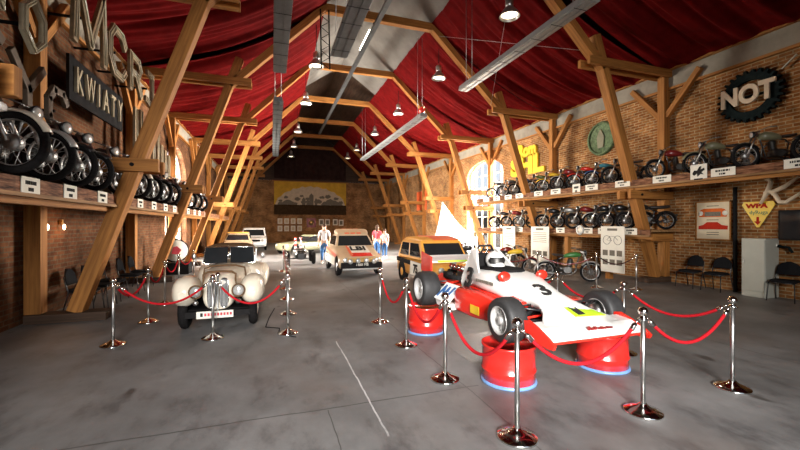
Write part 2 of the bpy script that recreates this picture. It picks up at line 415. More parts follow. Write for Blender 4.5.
# ------------------------------------------------------------------ timber trusses
ordn = ['first', 'second', 'third', 'fourth', 'fifth', 'sixth', 'seventh', 'eighth', 'ninth', 'tenth', 'eleventh', 'twelfth', 'thirteenth', 'fourteenth', 'fifteenth', 'sixteenth', 'seventeenth', 'eighteenth', 'nineteenth', 'twentieth']
tlabel = ['timber roof truss closest to the gate, its boxy beam end above the ivory mudguard',
          'timber truss whose strut leans up past the black letter sign',
          'timber truss carrying the first collar beam behind the wide grey heater',
          'timber truss standing just before the bright arched windows', 'sunlit pale timber truss just beyond the bright arched windows',
          'timber truss crossing high above the parked rally saloon', 'timber truss that is second from the back brick wall',
          'timber truss set against the back brick wall beside the banner']
def truss(k):
    Y = TY[k]; t = T('roof_truss', tlabel[k], 'timber truss', (CX, Y, 0), 'timber roof trusses')
    for s in (-1, 1):
        X = (lambda h: 11.03-.344*h) if s > 0 else (lambda h: -3.4+.344*h)
        m = MB(); m.bar((X(.16), Y, .16), (X(7.05), Y, 7.05), .24, .26, (0, 1, 0)); m.build('strut', 'wood', t, .012)
        xw = XR-.13 if s > 0 else XL+.16
        m = MB(); m.bar((xw, Y, .16), (xw, Y, 6.3), .24, .22, (0, 1, 0)); m.build('post', 'wood', t, .01)
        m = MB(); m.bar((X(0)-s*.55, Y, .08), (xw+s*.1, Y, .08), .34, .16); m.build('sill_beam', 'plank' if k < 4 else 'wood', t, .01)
        for dy in (-.17, .17):   # the pair of tie beams clasping strut and post
            m = MB(); m.bar((X(6.28)-s*.62, Y+dy, 6.28), (xw+s*.1, Y+dy, 6.28), .10, .22); m.build('tie_beam', 'wood', t, .008)
        hs = (2.83,) if s < 0 else (2.60, 1.36) if k < 3 else (2.62, 3.45); ex = .56 if k == 0 and s < 0 else .42
        for h in hs:
            for dy in (-.18, .18):
                m = MB(); m.bar((X(h)-s*ex, Y+dy, h), (xw+s*.1, Y+dy, h), .11, .24); m.build('clamp_beam', 'wood', t, .008)
            m = MB(); m.lathe([(.0, 0), (.035, 0), (.035, .03), (0, .03)], (X(h), Y-.235, h), (0, -1, 0), 8); m.build('bolt', 'matt', t)
        m = MB(); m.bar((X(6.15), Y, 6.15), (CX+s*1.98, Y, 9.2), .22, .26, (0, 1, 0)); m.build('rafter', 'wood', t, .01)
        for dy in (-1, 1):
            m = MB(); m.bar((xw, Y+dy*.1, 5.0), (xw, Y+dy*1.05, 6.12), .14, .15); m.build('brace', 'wood', t, .008)
    m = MB(); m.bar((CX-2.18, Y, 9.17), (CX+2.18, Y, 9.17), .22, .28); m.build('collar_beam', 'wood', t, .01)
for k in range(8): truss(k)

# ------------------------------------------------------------------ red drapes, one cloth for every bay
def drape(s, ya, yb, k):
    top = V((CX+s*1.95, 0, 9.28)); bot = V((XR-.1, 0, 6.38)) if s > 0 else V((XL+.1, 0, 6.38))
    NS, NY = 26, 110; rr = random.Random(k*2+(s > 0)); ph = [rr.random()*6.3 for _ in range(6)]; m = MB(); rows = []
    for i in range(NS+1):
        u = i/NS; row = []
        for j in range(NY+1):
            v = j/NY; p = top.lerp(bot, u); y = ya+(yb-ya)*v
            sag = .62*4*u*(1-u)*(.72+.28*math.sin(PI*v))*(1-.25*u)
            q = v*(yb-ya)
            env = math.sin(PI*min(1, max(0, u*.97+.015)))**.6
            rip = .085*math.sin(q*5.2+ph[0]+1.3*u)+.065*math.sin(q*8.7+ph[1]-2*u)+.042*math.sin(q*15+ph[2]+3*u+1.2*math.sin(q*2))+.022*math.sin(q*27+ph[3]-2*u)
            row.append((p.x, y, p.z-sag+rip*env))
        rows.append(row)
    m.ringset(rows, False, False); return m
where = ['before the first heater', 'in the bay over the letter signs', 'in the third bay from the gate', 'in the fourth bay from the gate', 'in the fifth bay from the gate', 'in the sixth bay from the gate', 'in the seventh bay from the gate', 'in the last bay by the gable']
ys = [YN]+[t for t in TY[:7]]+[YF-.1]
for k in range(len(ys)-1):
    for s in (-1, 1):
        o = drape(s, ys[k]+.02, ys[k+1]-.02, k).build('ceiling_drape', 'red')
        tag(o, 'red roof cloth on the %s side, %s' % ('gear emblem' if s > 0 else 'neon letter', where[k]), 'drape', 'red cloths under the roof')
m = MB(); rows = []
for i in range(9):
    rows.append([(.2+7.0*j/40, YF-.35+.07*math.sin(j*1.9+i*.2), 6.25+3.4*i/8) for j in range(41)])
m.ringset(rows, False, False); tag(m.build('gable_curtain', 'gable'), 'dark brown curtain filling the gable over the banner', 'curtain')

# ------------------------------------------------------------------ shelves
def shelf(name, X0, X1, y0, y1, h, label, s, board):
    t = T(name, label, 'shelf', ((X0+X1)/2, y0, h))
    m = MB(); m.box(((X0+X1)/2, (y0+y1)/2, h-.03), (abs(X1-X0), y1-y0, .06)); m.build('deck', 'woodr', t)
    m = MB(); m.box((X0-s*.02, (y0+y1)/2, h-board/2), (.04, y1-y0, board)); m.build('front_board', 'logp', t)
    m = MB(); m.box((X0-s*.03, (y0+y1)/2, h-board), (.07, y1-y0, .045)); m.build('edge_strip', 'woodr', t)
    m = MB(); m.bar((X0+s*.12, y0, h-board-.02), (X0+s*.12, y1, h-board-.02), .12, .16); m.build('bearer', 'wood', t)
    return t
shelf('motorcycle_shelf', -2.74, XL+.02, 3.3, 30, 2.27, 'long plank shelf of motorcycles under the neon letters', -1, .20)
shelf('motorcycle_shelf', 9.92, XR-.02, 3.0, 17.0, 3.02, 'upper plank shelf of motorcycles on the gear emblem wall', 1, .20)
shelf('motorcycle_shelf', 10.0, XR-.02, 7.75, 17.0, 1.58, 'lower plank shelf of motorcycles on the gear emblem wall', 1, .17)
for y in ():   # posts carrying the letter wall shelf
    m = MB(); m.bar((-3.0, y, 0), (-3.0, y, 2.0), .2, .18); tag(m.build('shelf_post', 'wood'), 'upright timber post carrying the shelf of the neon letter wall, %s from the gate' % ordn[[4.8, 6.9, 10.4, 11.9, 15.6, 20.5, 25].index(y)], 'post', 'posts under the shelf')
for i, y in enumerate((9.4, 11.2, 15.2)):
    m = MB(); m.bar((10.3, y, 0), (10.3, y, 1.38), .16, .16); tag(m.build('shelf_post', 'wood'), 'short timber post carrying the lower shelf, %s from the locker' % ordn[i], 'post', 'posts under the shelf')

# ------------------------------------------------------------------ cards on the shelf edges
def card(name, c, right, w, h, label, group, mark=True):
    r = V(right); u = V((0, 0, 1)); n = r.cross(u); c = V(c); m = MB()
    m.prism([c-r*w/2-u*h/2, c+r*w/2-u*h/2, c+r*w/2+u*h/2, c-r*w/2+u*h/2], n*.008)
    o = tag(m.build(name, 'paper'), label, 'card', group)
    if mark:
        k = MB(); f = n*.009
        for z, ww in ((.17, .62), (-.22, .3)):
            a = -ww/2
            while a < ww/2-.02:
                b = min(ww/2, a+rnd.choice((.07, .1, .13)))
                k.prism([c+f+r*w*a+u*h*(z-.11), c+f+r*w*(b-.025)+u*h*(z-.11), c+f+r*w*(b-.025)+u*h*(z+.11), c+f+r*w*a+u*h*(z+.11)], n*.003); a = b
        k.build('lettering', 'ink', o)
    return o
Rr, Lr = (0, -1, 0), (0, 1, 0)
for i, y in enumerate((4.55, 5.9, 7.35, 8.55, 9.7, 10.35, 11.35, 12.3, 13.5, 14.3, 15.2, 16.1)):
    sq = i == 5
    card('name_card', (9.878, y, 2.95), Rr, .34 if sq else .50, .34 if sq else .19, ('small white card' if not sq else 'tall white card')+' on the upper shelf edge, %s from its locker end' % ordn[i], 'cards on the upper shelf')
m = MB(); c = V((9.87, 6.42, 3.0)); m.prism([c+V((0, q, z)) for q, z in ((-.19, -.2), (.19, -.2), (.19, .2), (-.19, .2))], (-.01, 0, 0))
o = tag(m.build('horse_plate', 'paper'), 'square white plate with a dark rider figure on the upper shelf edge', 'plate')
m = MB(); f = V((9.858, 6.42, 3.0))
m.prism([f+V((0, -q, z)) for q, z in ((-.14, -.02), (-.10, .06), (-.03, .05), (.02, .14), (.07, .15), (.05, .07), (.13, .10), (.14, .05), (.07, .0), (.12, -.06), (.05, -.04), (-.02, -.10), (-.03, -.02), (-.10, -.07))], (-.004, 0, 0)); m.build('figure', 'ink', o)
m = MB(); m.box((9.856, 6.42, -.16+3.0), (.004, .2, .035)); m.build('lettering', 'ink', o)
for i, y in enumerate((8.35, 9.3, 9.95, 11.2, 12.6, 13.6, 14.6, 15.6)):
    card('name_card', (9.958, y, 1.53), Rr, .42, .19, 'white card on the edge of the lower shelf, %s from its locker end' % ordn[i], 'cards on the lower shelf')
m = MB(); m.torus((9.94, 10.25, 1.55), (1, 0, 0), .14, .035, 24, 8); o = tag(m.build('emblem_disc', 'alu'), 'round white and steel badge on the lower shelf edge', 'badge'); m = MB(); m.lathe([(0, 0), (.12, 0), (.12, .02), (0, .02)], (9.95, 10.25, 1.55), (-1, 0, 0), 20); m.build('face', 'paper', o)
for i, y in enumerate((4.5, 5.62, 6.55, 7.62, 9.55, 10.55, 11.6, 12.6, 14.5, 15.6, 16.6, 18.0)):
    card('name_card', (-2.695, y, 2.18), Lr, .36, .20, 'pale card on the shelf under the neon letters, %s from the gate end' % ordn[i], 'cards on the letter wall shelf')

# ------------------------------------------------------------------ heaters, ducts and tracks hung under the collars
def heater(X, y0, y1, h, w, hh, mat, label, name='radiant_heater', motor=False, slots=True):
    t = T(name, label, 'heater', (X, (y0+y1)/2, h))
    m = MB()
    prof = [(-w/2, -hh/2), (w/2, -hh/2), (w*.36, hh/2), (-w*.36, hh/2)]
    m.prism([(X+a, y0, h+b) for a, b in prof], (0, y1-y0, 0)); m.build('casing', mat, t, .01)
    if slots:
        m = MB()
        for s in (-1, 1): m.box((X+s*w*.22, (y0+y1)/2, h-hh/2-.01), (w*.25, (y1-y0)*.985, .02))
        m.build('reflector', 'alu' if mat == 'heatl' else 'heater', t)
        m = MB()
        for i in range(int((y1-y0)/.62)): m.box((X, y0+.3+i*.62, h-hh/2-.022), (w*1.02, .010, .008))
        m.build('grille_slats', 'matt', t)
    for y in (y0+.4, y1-.4):
        for s in (-1, 1):
            m = MB(); m.tube([(X+s*w*.3, y, h+hh/2), (X+s*w*.3, y, max(h+hh/2+.2, 6.4+(2.6 if abs(X-CX) < 4 else 1.2)))], .008, 5); m.build('hanger', 'alu', t)
    if motor:
        m = MB(); m.ell((X, y0+.2, h+hh/2+.14), (.13, .2, .14)); m.build('burner', 'rpaint', t)
    return t
heater(.2, 5.5, 10.7, 5.9, .34, .16, 'heater', 'dark grey trough heater above the white roadster')
heater(.2, 13.2, 23.8, 5.9, .34, .16, 'heater', 'dark grey trough heater further in, in line with the first above the roadster')
heater(5.55, 5.4, 10.4, 5.9, .32, .15, 'heatl', 'pale grey trough heater above the open wheel racing car')
heater(5.45, 13.3, 23.6, 5.9, .32, .15, 'heatl', 'pale grey trough heater with a red burner beyond the racing car', motor=True)
heater(1.55, 3.0, 9.3, 5.95, .42, .22, 'heater', 'wide dark grey heater casing over the middle aisle')
t = T('cable_tray', 'long slim grey cable tray running along the aisle under the collar beams', 'cable tray', (3.5, 15, 8.7))
m = MB(); m.box((3.45, 18.5, 8.72), (.16, 22, .10)); m.build('tray', 'heater', t)
for y in TY[1:6]:
    m = MB(); m.box((3.45, y, 8.86), (.03, .04, .24)); m.build('bracket', 'matt', t)
t = T('lattice_girder', 'narrow black lattice girder hanging beside the wide heater', 'girder', (1.5, 11, 8))
m = MB()
for X in (1.55, 1.83): m.tube([(X, 12.7, 6.9), (X, 12.95, 9.0)], .025, 5)
for i in range(10):
    a, b = V((1.55, 12.7, 6.9)).lerp(V((1.55, 12.95, 9.0)), i/10), V((1.83, 12.7, 6.9)).lerp(V((1.83, 12.95, 9.0)), (i+1)/10); m.tube([a, b] if i % 2 else [V((1.83, a.y, a.z)), V((1.55, b.y, b.z))], .012, 4)
m.build('lattice', 'matt', t)
m = MB(); m.box((4.15, 17.3, 10.34), (.16, 2.0, .06)); o = tag(m.build('strip_light', 'strip'), 'glowing tube light fixed to the grey ceiling', 'light')
for i, (p, q) in enumerate((((5.9, 13.18, 8.9), (8.4, 8.37, 6.6)), ((8.3, 13.2, 6.5), (6.0, 8.37, 8.6)), ((5.5, 9.9, 6.0), (7.1, 13.1, 7.7)))):
    m = MB(); m.tube([p, q], .007, 4); tag(m.build('tension_wire', 'alu'), ['thin wire from the collar beam to the strut knee over the racing car', 'thin wire crossing behind the pale heater', 'thin wire holding up the far end of the pale heater'][i], 'wire')

# ------------------------------------------------------------------ bell lamps
def lamp():
    t = T('pendant_lamp', '-', 'lamp', (0, 0, 0), 'industrial bell lamps')
    m = MB(); m.lathe([(.25, -.0), (.245, .02), (.20, .10), (.12, .20), (.085, .24), (.08, .24), (.11, .19), (.19, .09), (.235, 0)], (0, 0, 0), (0, 0, 1), 24, False); m.build('reflector', 'alu', t)
    m = MB(); m.lathe([(0, .23), (.085, .23), (.10, .27), (.10, .42), (.07, .46), (.03, .48), (.02, .52), (0, .52)], (0, 0, 0), (0, 0, 1), 18); m.build('ballast_housing', 'steel', t)
    m = MB(); m.lathe([(0, .05), (.19, .05), (.17, .08), (0, .10)], (0, 0, 0), (0, 0, 1), 20); m.build('lamp_glass', 'bulb', t)
    m = MB(); m.tube([(0, 0, .5), (0, 0, 1.5)], .012, 5); m.build('cable', 'matt', t)
    return t
L0 = lamp()
lamps = [(6.3, y) for y in (9.06, 13.8, 18.9, 23.7, 29.2, 33)]+[(1.55, y) for y in (14.2, 18.7, 24.6, 29.4, 33.7)]
for i, (x, y) in enumerate(lamps):
    k = i if i < 6 else i-6
    lb = 'bell lamp in the row over the %s side, %s from the gate' % ('racing car' if i < 6 else 'roadster', ordn[k])
    o = L0 if i == 0 else dup(L0)
    o.location = (x, y, 7.55); o.scale = (1.15,)*3; o['label'] = lb
    cbl = [c for c in o.children if c.name.startswith('cable')][0]
    zt = 9.2-(abs(x-CX)-1.95)*.42 if abs(x-CX) > 1.95 else 9.3
    cbl.scale = (1, 1, 1); cbl.location.z = min(0, zt-7.55-1.5+.1)
    ld = bpy.data.lights.new('lamp_light', 'SPOT'); ld.energy = 300 if k < 3 else 260; ld.color = (1, .74, .46); ld.spot_size = 2.4; ld.spot_blend = .8; ld.shadow_soft_size = .2
    lo = bpy.data.objects.new('lamp_light', ld); C.objects.link(lo); lo.location = (x, y, 7.53)

# ------------------------------------------------------------------ daylight
def area(name, loc, rot, sx, sy, e, col=(1, 1, 1)):
    ld = bpy.data.lights.new(name, 'AREA'); ld.shape = 'RECTANGLE'; ld.size = sx; ld.size_y = sy; ld.energy = e; ld.color = col
    lo = bpy.data.objects.new(name, ld); C.objects.link(lo); lo.location = loc; lo.rotation_euler = rot; return lo
wr = area('daylight_window', (XR+.75, 19.1, 3.1), (0, PI/2-.15, 0), 5.0, 3.5, 8500, (1, .95, .87))
wl = area('daylight_window', (XL-.75, 19.6, 2.9), (0, -PI/2, 0), 4.8, 3.9, 5500, (1, .95, .87))
gl = area('daylight_gate', (-.6, YN-.8, 3.6), (V((2.4, 4.6, .7))-V((-.6, YN-.8, 3.6))).to_track_quat('-Z', 'Y').to_euler(), 3.0, 2.2, 590, (1, .985, .96)); gl.data.spread = math.radians(76)
wr.data.spread = math.radians(125); wl.data.spread = math.radians(115)
sl = bpy.data.lights.new('low_sun', 'SUN'); sl.energy = 9; sl.angle = .02; sl.color = (1, .93, .82)
so = bpy.data.objects.new('low_sun', sl); C.objects.link(so); so.location = (20, 19, 8); so.rotation_euler = V((-.965, -.05, -.23)).to_track_quat('-Z', 'Y').to_euler()
wd = bpy.data.worlds.new('World'); sc.world = wd; wd.use_nodes = True
nt = wd.node_tree; bg = nt.nodes['Background']; bg.inputs[1].default_value = 1.0
sp_ = nt.nodes.new('ShaderNodeSeparateXYZ'); nt.links.new(nt.nodes.new('ShaderNodeTexCoord').outputs['Generated'], sp_.inputs[0])
nt.links.new(_ramp(nt, sp_.outputs[2], [(.0, (.06, .055, .05)), (.02, (.06, .055, .05)), (.06, (.80, .88, 1.0)), (1., (.55, .72, 1.0))]), bg.inputs[0])

# ------------------------------------------------------------------ camera
cam = bpy.data.cameras.new('camera'); co = bpy.data.objects.new('camera', cam); C.objects.link(co)
cam.sensor_width = 36; cam.lens = 378.7/800*36; cam.clip_start = .05; cam.clip_end = 200
co.location = (0, 0, 1.72); co.rotation_euler = (PI/2, 0, -math.atan((400-271.9)/378.7))
sc.camera = co
sc.view_settings.view_transform = 'Standard'; sc.view_settings.look = 'None'; sc.view_settings.exposure = 0; sc.view_settings.gamma = 1
# ------------------------------------------------------------------ stanchions and ropes
def stanchion():
    t = T('rope_stanchion', '-', 'rope post', (0, 0, 0), 'polished rope posts')
    m = MB(); m.lathe([(0, 0), (.165, 0), (.168, .012), (.160, .022), (.10, .045), (.05, .065), (.032, .085), (0, .085)], seg=36); m.build('base', 'chrome', t)
    m = MB(); m.lathe([(0, .07), (.022, .07), (.022, .90), (0, .90)], seg=16); m.build('pole', 'steel', t)
    m = MB(); m.lathe([(0, .875), (.03, .875), (.034, .89), (.03, .905), (.016, .91), (.016, .92), (.034, .93), (.043, .95), (.043, .965), (.034, .985), (.015, .998), (0, 1.0)], seg=20)
    m.build('finial', 'chrome', t)
    m = MB()
    m.torus((0, 0, .885), (0, 0, 1), .043, .006, 20, 6); m.bar((-.043, 0, .885), (.043, 0, .885), .008, .008); m.bar((0, -.043, .885), (0, .043, .885), .008, .008)
    m.build('ring', 'chrome', t); return t
S0 = stanchion(); first = [True]
def post(x, y, label, s=.97):
    o = S0 if first[0] else dup(S0)
    first[0] = False; o.location = (x, y, 0); o.scale = (s, s, s); o['label'] = label; return o
def rope(a, b, label, sag=.26, mat='rope'):
    h = .865; A, B = V((a[0], a[1], h)), V((b[0], b[1], h)); d = (B-A).normalized(); A += d*.05; B -= d*.05
    t = T('barrier_rope', label, 'rope', (A+B)/2, 'barrier ropes')
    P = lambda u: A.lerp(B, u)-V((0, 0, sag*4*u*(1-u)))
    m = MB(); m.tube([P(.06+.88*i/20) for i in range(21)], .0165, 8); m.build('cord', mat, t)
    for u0, u1 in ((.0, .075), (1., .925)):
        m = MB(); p, q = P(u0), P(u1); m.tube([p, p.lerp(q, .45)], .007, 6); m.tube([p.lerp(q, .4), p.lerp(q, .5), q], [.012, .021, .021], 8); m.build('hook', 'chrome', t)
PA, PB, PC = (1.88, 2.6), (3.23, 2.58), (4.6, 2.66)
lf = [(1.88, 2.6), (1.83, 3.84), (1.82, 5.1), (1.81, 6.45)]; rt = [(4.6, 2.66), (4.47, 3.85), (4.34, 4.95), (4.35, 6.3)]
post(*PA, 'steel rope post closest to the camera, before the front red drum'); post(*PB, 'steel rope post in front of the tip of the racing car nose'); post(*PC, 'steel rope post at the outer front corner, toward the chairs')
for i, p in enumerate(lf[1:]): post(*p, ['steel rope post beside the red flank of the racing car', 'steel rope post beside the rear red drum', 'steel rope post between the rally saloon and the racing car'][i])
for i, p in enumerate(rt[1:]): post(*p, ['steel rope post just behind the far front tyre of the racing car', 'steel rope post behind the far side of the racing car, beside the mopeds', 'steel rope post behind the helmet of the racing car'][i])
rope(PA, PB, 'red rope hanging in front of the front red drum', .34); rope(PB, PC, 'red rope hanging closest to the racing car nose tip, toward the chairs', .30)
for i in range(3): rope(lf[i], lf[i+1], 'red rope along the near side of the racing car, %s from the nose' % ordn[i], .37)
for i in range(3): rope(rt[i], rt[i+1], 'red rope along the far side of the racing car, %s from the nose' % ordn[i], .22)
q = [(-2.15, 6.44), (-.85, 6.36), (.24, 6.27)]; ql = [(-2.07, 7.77), (-2.2, 9.41), (-2.3, 11.2), (-2.3, 13.2)]; qr = [(.3, 7.6), (.32, 9.1), (.35, 10.6), (.38, 12.2), (.4, 14.6)]
for p, lb in zip(q, ('steel rope post at the front corner by the strut beside the roadster', 'steel rope post standing before the roadster grille', 'steel rope post at the front aisle corner of the roadster')): post(*p, lb)
for i, p in enumerate(ql): post(*p, 'steel rope post on the shelf side of the roadster, %s behind its front corner' % ordn[i])
for i, p in enumerate(qr): post(*p, 'steel rope post on the aisle side of the roadster, %s behind its front corner' % ordn[i])
rope(q[0], q[1], 'red rope across the near front wing of the roadster, on the shelf side', .31); rope(q[1], q[2], 'red rope across the grille of the roadster, on the aisle side', .36)
for i, (a, b) in enumerate(zip([q[0]]+ql, ql)): rope(a, b, 'red rope on the shelf side of the roadster, %s from its front' % ordn[i], .26)
for i, (a, b) in enumerate(zip([q[2]]+qr, qr)): rope(a, b, 'red rope on the aisle side of the roadster, %s from its front' % ordn[i], .26)
mop = [(8.42, 8.1), (9.15, 7.5)]
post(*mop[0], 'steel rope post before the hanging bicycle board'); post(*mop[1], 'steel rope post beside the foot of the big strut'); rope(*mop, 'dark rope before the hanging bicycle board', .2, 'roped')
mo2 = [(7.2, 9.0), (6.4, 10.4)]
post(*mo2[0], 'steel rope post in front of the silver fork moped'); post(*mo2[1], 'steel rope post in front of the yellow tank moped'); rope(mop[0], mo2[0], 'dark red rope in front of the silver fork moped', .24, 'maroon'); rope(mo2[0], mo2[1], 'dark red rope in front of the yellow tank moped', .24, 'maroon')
far = [(5.8, 15.6), (6.6, 17.0)]
post(*far[0], 'distant steel rope post beyond the yellow hatchback'); post(*far[1], 'distant steel rope post behind the two visitors'); rope(*far, 'distant red rope behind the two visitors', .2)

# ------------------------------------------------------------------ motorcycles
def arc_strip(m, c, R, a0, a1, w, n=14, drop=.03):
    rows = []
    for i in range(n+1):
        a = a0+(a1-a0)*i/n; d = V((math.cos(a), 0, math.sin(a)))
        rows.append([V(c)+d*(R-drop*abs(t)**2)+V((0, t*w/2, 0)) for t in (-1, -.75, -.3, .3, .75, 1)]+[V(c)+d*(R-.012-drop*abs(t)**2)+V((0, t*w/2, 0)) for t in (1, .75, .3, -.3, -.75, -1)])
    m.ringset(rows)
def wheel(t, name, x, r, tw, mat='rubber', spokes=20):
    m = MB(); m.torus((x, 0, r), (0, 1, 0), r-tw, tw, 32, 10, tw*1.05); w = m.build(name, mat, t)
    m = MB(); m.torus((x, 0, r), (0, 1, 0), r-tw*1.75, .016, 30, 8, .026); m.lathe([(0, -.055), (.075, -.055), (.085, -.03), (.085, .03), (.05, .05), (0, .055)], (x, 0, r), (0, 1, 0), 16)
    m.build('rim', 'alu', w)
    m = MB()
    for i in range(spokes):
        a = 2*PI*i/spokes; s = 1 if i % 2 else -1; b = a+s*.5
        m.tube([(x+.07*math.cos(b), s*.035, r+.07*math.sin(b)), (x+(r-tw*1.8)*math.cos(a), 0, r+(r-tw*1.8)*math.sin(a))], .0042, 4)
    m.build('spokes', 'alu', w)
def motorcycle(style):
    t = T('motorcycle', '-', 'motorcycle', (0, 0, 0)); r = {'classic': .32, 'sport': .31, 'moped': .30}[style]; tw = {'classic': .043, 'sport': .043, 'moped': .036}[style]
    wheel(t, 'front_wheel', .67, r, tw); wheel(t, 'rear_wheel', -.62, r, tw)
    m = MB(); m.tube([(.40, 0, .86), (.34, 0, .70), (.22, 0, .27), (-.2, 0, .24), (-.27, 0, .62), (-.2, 0, .70), (.38, 0, .80)], .019, 7)
    for s in (-1, 1):
        m.tube([(-.22, s*.05, .66), (-.45, s*.11, .60), (-.72, s*.11, .58)], .013, 6); m.tube([(-.18, s*.07, .30), (-.62, s*.10, r)], .016, 6); m.tube([(-.22, s*.05, .26), (-.45, s*.11, .58)], .011, 6)
        m.tube([(-.60, s*.115, r+.02), (-.52, s*.115, .58)], [.024, .028], 8)
    m.build('frame', 'black', t)
    e = MB(); e.ringset([sec((0, y, .355), .17-.05*abs(y)/.12, .125-.03*abs(y)/.12, 'y', 18, 3) for y in (-.14, -.11, -.05, .05, .11, .14)])
    d = V((.16, 0, 1)).normalized(); b0 = V((.07, 0, .45)); prof = [(0, 0), (.075, 0)]
    for i in range(7): prof += [(.095, .012+i*.03), (.095, .022+i*.03), (.072, .024+i*.03), (.072, .038+i*.03)]
    prof += [(.06, .235), (.03, .25), (0, .25)]; e.lathe(prof, b0, d, 18)
    e.ell((-.16, 0, .38), (.10, .10, .09)); e.build('engine', 'dullm', t)
    k = MB(); sc_ = {'classic': 1, 'sport': 1.05, 'moped': .72}[style]
    k.ringset([sec((x, 0, z), w*sc_, h*sc_, 'x', 20, 2.4) for x, z, w, h in ((.40, .80, .03, .03), (.37, .81, .085, .075), (.26, .815, .13, .11), (.10, .80, .135, .105), (-.04, .775, .10, .075), (-.10, .76, .05, .04))]); k.build('fuel_tank', 'black', t)
    s = MB()
    if style == 'sport': s.ringset([sec((x, 0, z), w, h, 'x', 16, 2.8) for x, z, w, h in ((-.08, .78, .08, .03), (-.14, .775, .12, .05), (-.4, .77, .125, .055), (-.7, .80, .11, .055), (-.74, .80, .06, .02))])
    else:
        s.ringset([sec((x, 0, z), w, h, 'x', 16, 2.4) for x, z, w, h in ((-.06, .78, .03, .02), (-.14, .79, .07, .035), (-.28, .795, .13, .04), (-.38, .81, .13, .04), (-.42, .82, .06, .02))])
    s.build('seat', 'leather', t)
    f = MB()
    for q in (-1, 1): f.tube([(.67, q*.085, r), (.56, q*.085, .60), (.42, q*.085, .93)], [.022, .024, .02], 8)
    f.bar((.43, -.11, .90), (.43, .11, .90), .05, .025); f.build('fork', 'steel', t)
    h = MB(); h.tube([(.22, -.37, .99), (.32, -.27, 1.0), (.39, -.12, .96), (.41, 0, .94), (.39, .12, .96), (.32, .27, 1.0), (.22, .37, .99)], .012, 6)
    for q in (-1, 1): h.tube([(.20, q*.385, .985), (.30, q*.30, 1.0)], .019, 6)
    h.build('handlebar', 'dullm', t)
    l = MB(); l.lathe([(0, -.10), (.05, -.09), (.085, -.03), (.092, .02), (0, .02)], (.52, 0, .86), (1, 0, -.05), 18); l = l.build('headlight', 'black', t)
    l2 = MB(); l2.lathe([(0, .018), (.083, .018), (.06, .035), (0, .045)], (.52, 0, .86), (1, 0, -.05), 18); l2.build('lens', 'lens', l)
    g = MB(); arc_strip(g, (.67, 0, r), r+.035, .35 if style == 'classic' else .7, 2.75 if style == 'classic' else 2.5, .13 if style != 'moped' else .10); g.build('front_fender', 'black', t)
    g = MB(); arc_strip(g, (-.62, 0, r), r+.04, .55, 3.2, .14 if style != 'moped' else .11); g.tube([(-.93, 0, .50), (-.97, 0, .50)], .035, 8); g.build('rear_fender', 'black', t)
    x = MB(); x.tube([(.14, -.05, .60), (.24, -.11, .52), (.23, -.15, .32), (.08, -.16, .22), (-.2, -.16, .23), (-.26, -.16, .235), (-.78, -.165, .29), (-.80, -.165, .292)], [.02, .02, .02, .02, .024, .042, .042, .02], 10); x.build('exhaust', 'dullm', t)
    x = MB(); x.tube([(-.05, .1, .24), (-.10, .24, .014)], .011, 6); x.build('kickstand', 'steel', t)
    return t
BK = {s: motorcycle(s) for s in ('classic', 'sport', 'moped')}
used = set()
def bike(style, x, y, z, ang, scale, paint, fend, label, group):
    o = BK[style] if style not in used else dup(BK[style])
    used.add(style); o.location = (x, y, z+.004); o.rotation_euler = (0, 0, ang); o.scale = (scale,)*3
    o['label'] = label; o['group'] = group
    for c in o.children:
        n = c.name.split('.')[0]
        m = paint if n == 'fuel_tank' else fend if n in ('front_fender', 'rear_fender') else None
        if m: c.material_slots[0].link = 'OBJECT'; c.material_slots[0].material = M[m]
    return o
# the shelf under the neon letters: fronts to the aisle
left = [(5.28, 'classic', 'silverp', 'cream', 'big motorcycle with ivory mudguards'), (6.12, 'classic', 'black', 'silverp', 'black motorcycle with grey mudguards'), (6.95, 'sport', 'black', 'black', 'black motorcycle with bare chrome fork'),
        (7.72, 'sport', 'black', 'black', 'black motorcycle just before the big strut'), (8.85, 'classic', 'black', 'black', 'black motorcycle behind the big strut'), (9.75, 'classic', 'black', 'cream', 'black motorcycle with a pale mudguard'),
        (10.7, 'sport', 'black', 'black', 'all black motorcycle'), (11.6, 'sport', 'maroon', 'black', 'dark red motorcycle'), (12.5, 'classic', 'black', 'black', 'black motorcycle'), (13.9, 'classic', 'black', 'silverp', 'dark motorcycle beyond the second strut'),
        (15.0, 'sport', 'black', 'black', 'black motorcycle'), (16.1, 'classic', 'maroon', 'black', 'dark motorcycle'), (17.3, 'sport', 'black', 'black', 'black motorcycle by the bright window'), (18.8, 'classic', 'black', 'silverp', 'far black motorcycle')]
for i, (y, st, p, f, lb) in enumerate(left):
    bike(st, -3.33, y, 2.27, -.12-.10*min(i, 3), 1.0 if i else 1.05, p, f, '%s, neon letter shelf, %s from the gate' % (lb, ordn[i]), 'motorcycles on the neon letter shelf')
right = [('maroon', 'black', 'sport', 'dark red motorcycle'), ('olive', 'black', 'classic', 'dark motorcycle with a tan tank'), ('olive', 'olive', 'classic', 'drab motorcycle with a cream topped tank'), ('maroon', 'black', 'sport', 'dark red long motorcycle'),
         ('black', 'black', 'classic', 'black motorcycle'), ('teal', 'navy', 'moped', 'turquoise moped'), ('rpaint', 'rpaint', 'moped', 'bright red moped'), ('maroon', 'silverp', 'sport', 'dark red motorcycle with grey mudguards'),
         ('sign_y', 'sign_y', 'moped', 'yellow moped'), ('ygreen', 'black', 'moped', 'yellow green moped'), ('navy', 'black', 'sport', 'blue black motorcycle'), ('black', 'silverp', 'classic', 'black motorcycle with grey mudguards'), ('black', 'silverp', 'moped', 'small moped at the bright window end')]
ups = [4.3, 5.35, 6.45, 7.5, 9.0, 9.75, 10.55, 11.4, 12.2, 12.95, 14.1, 14.95, 15.9]
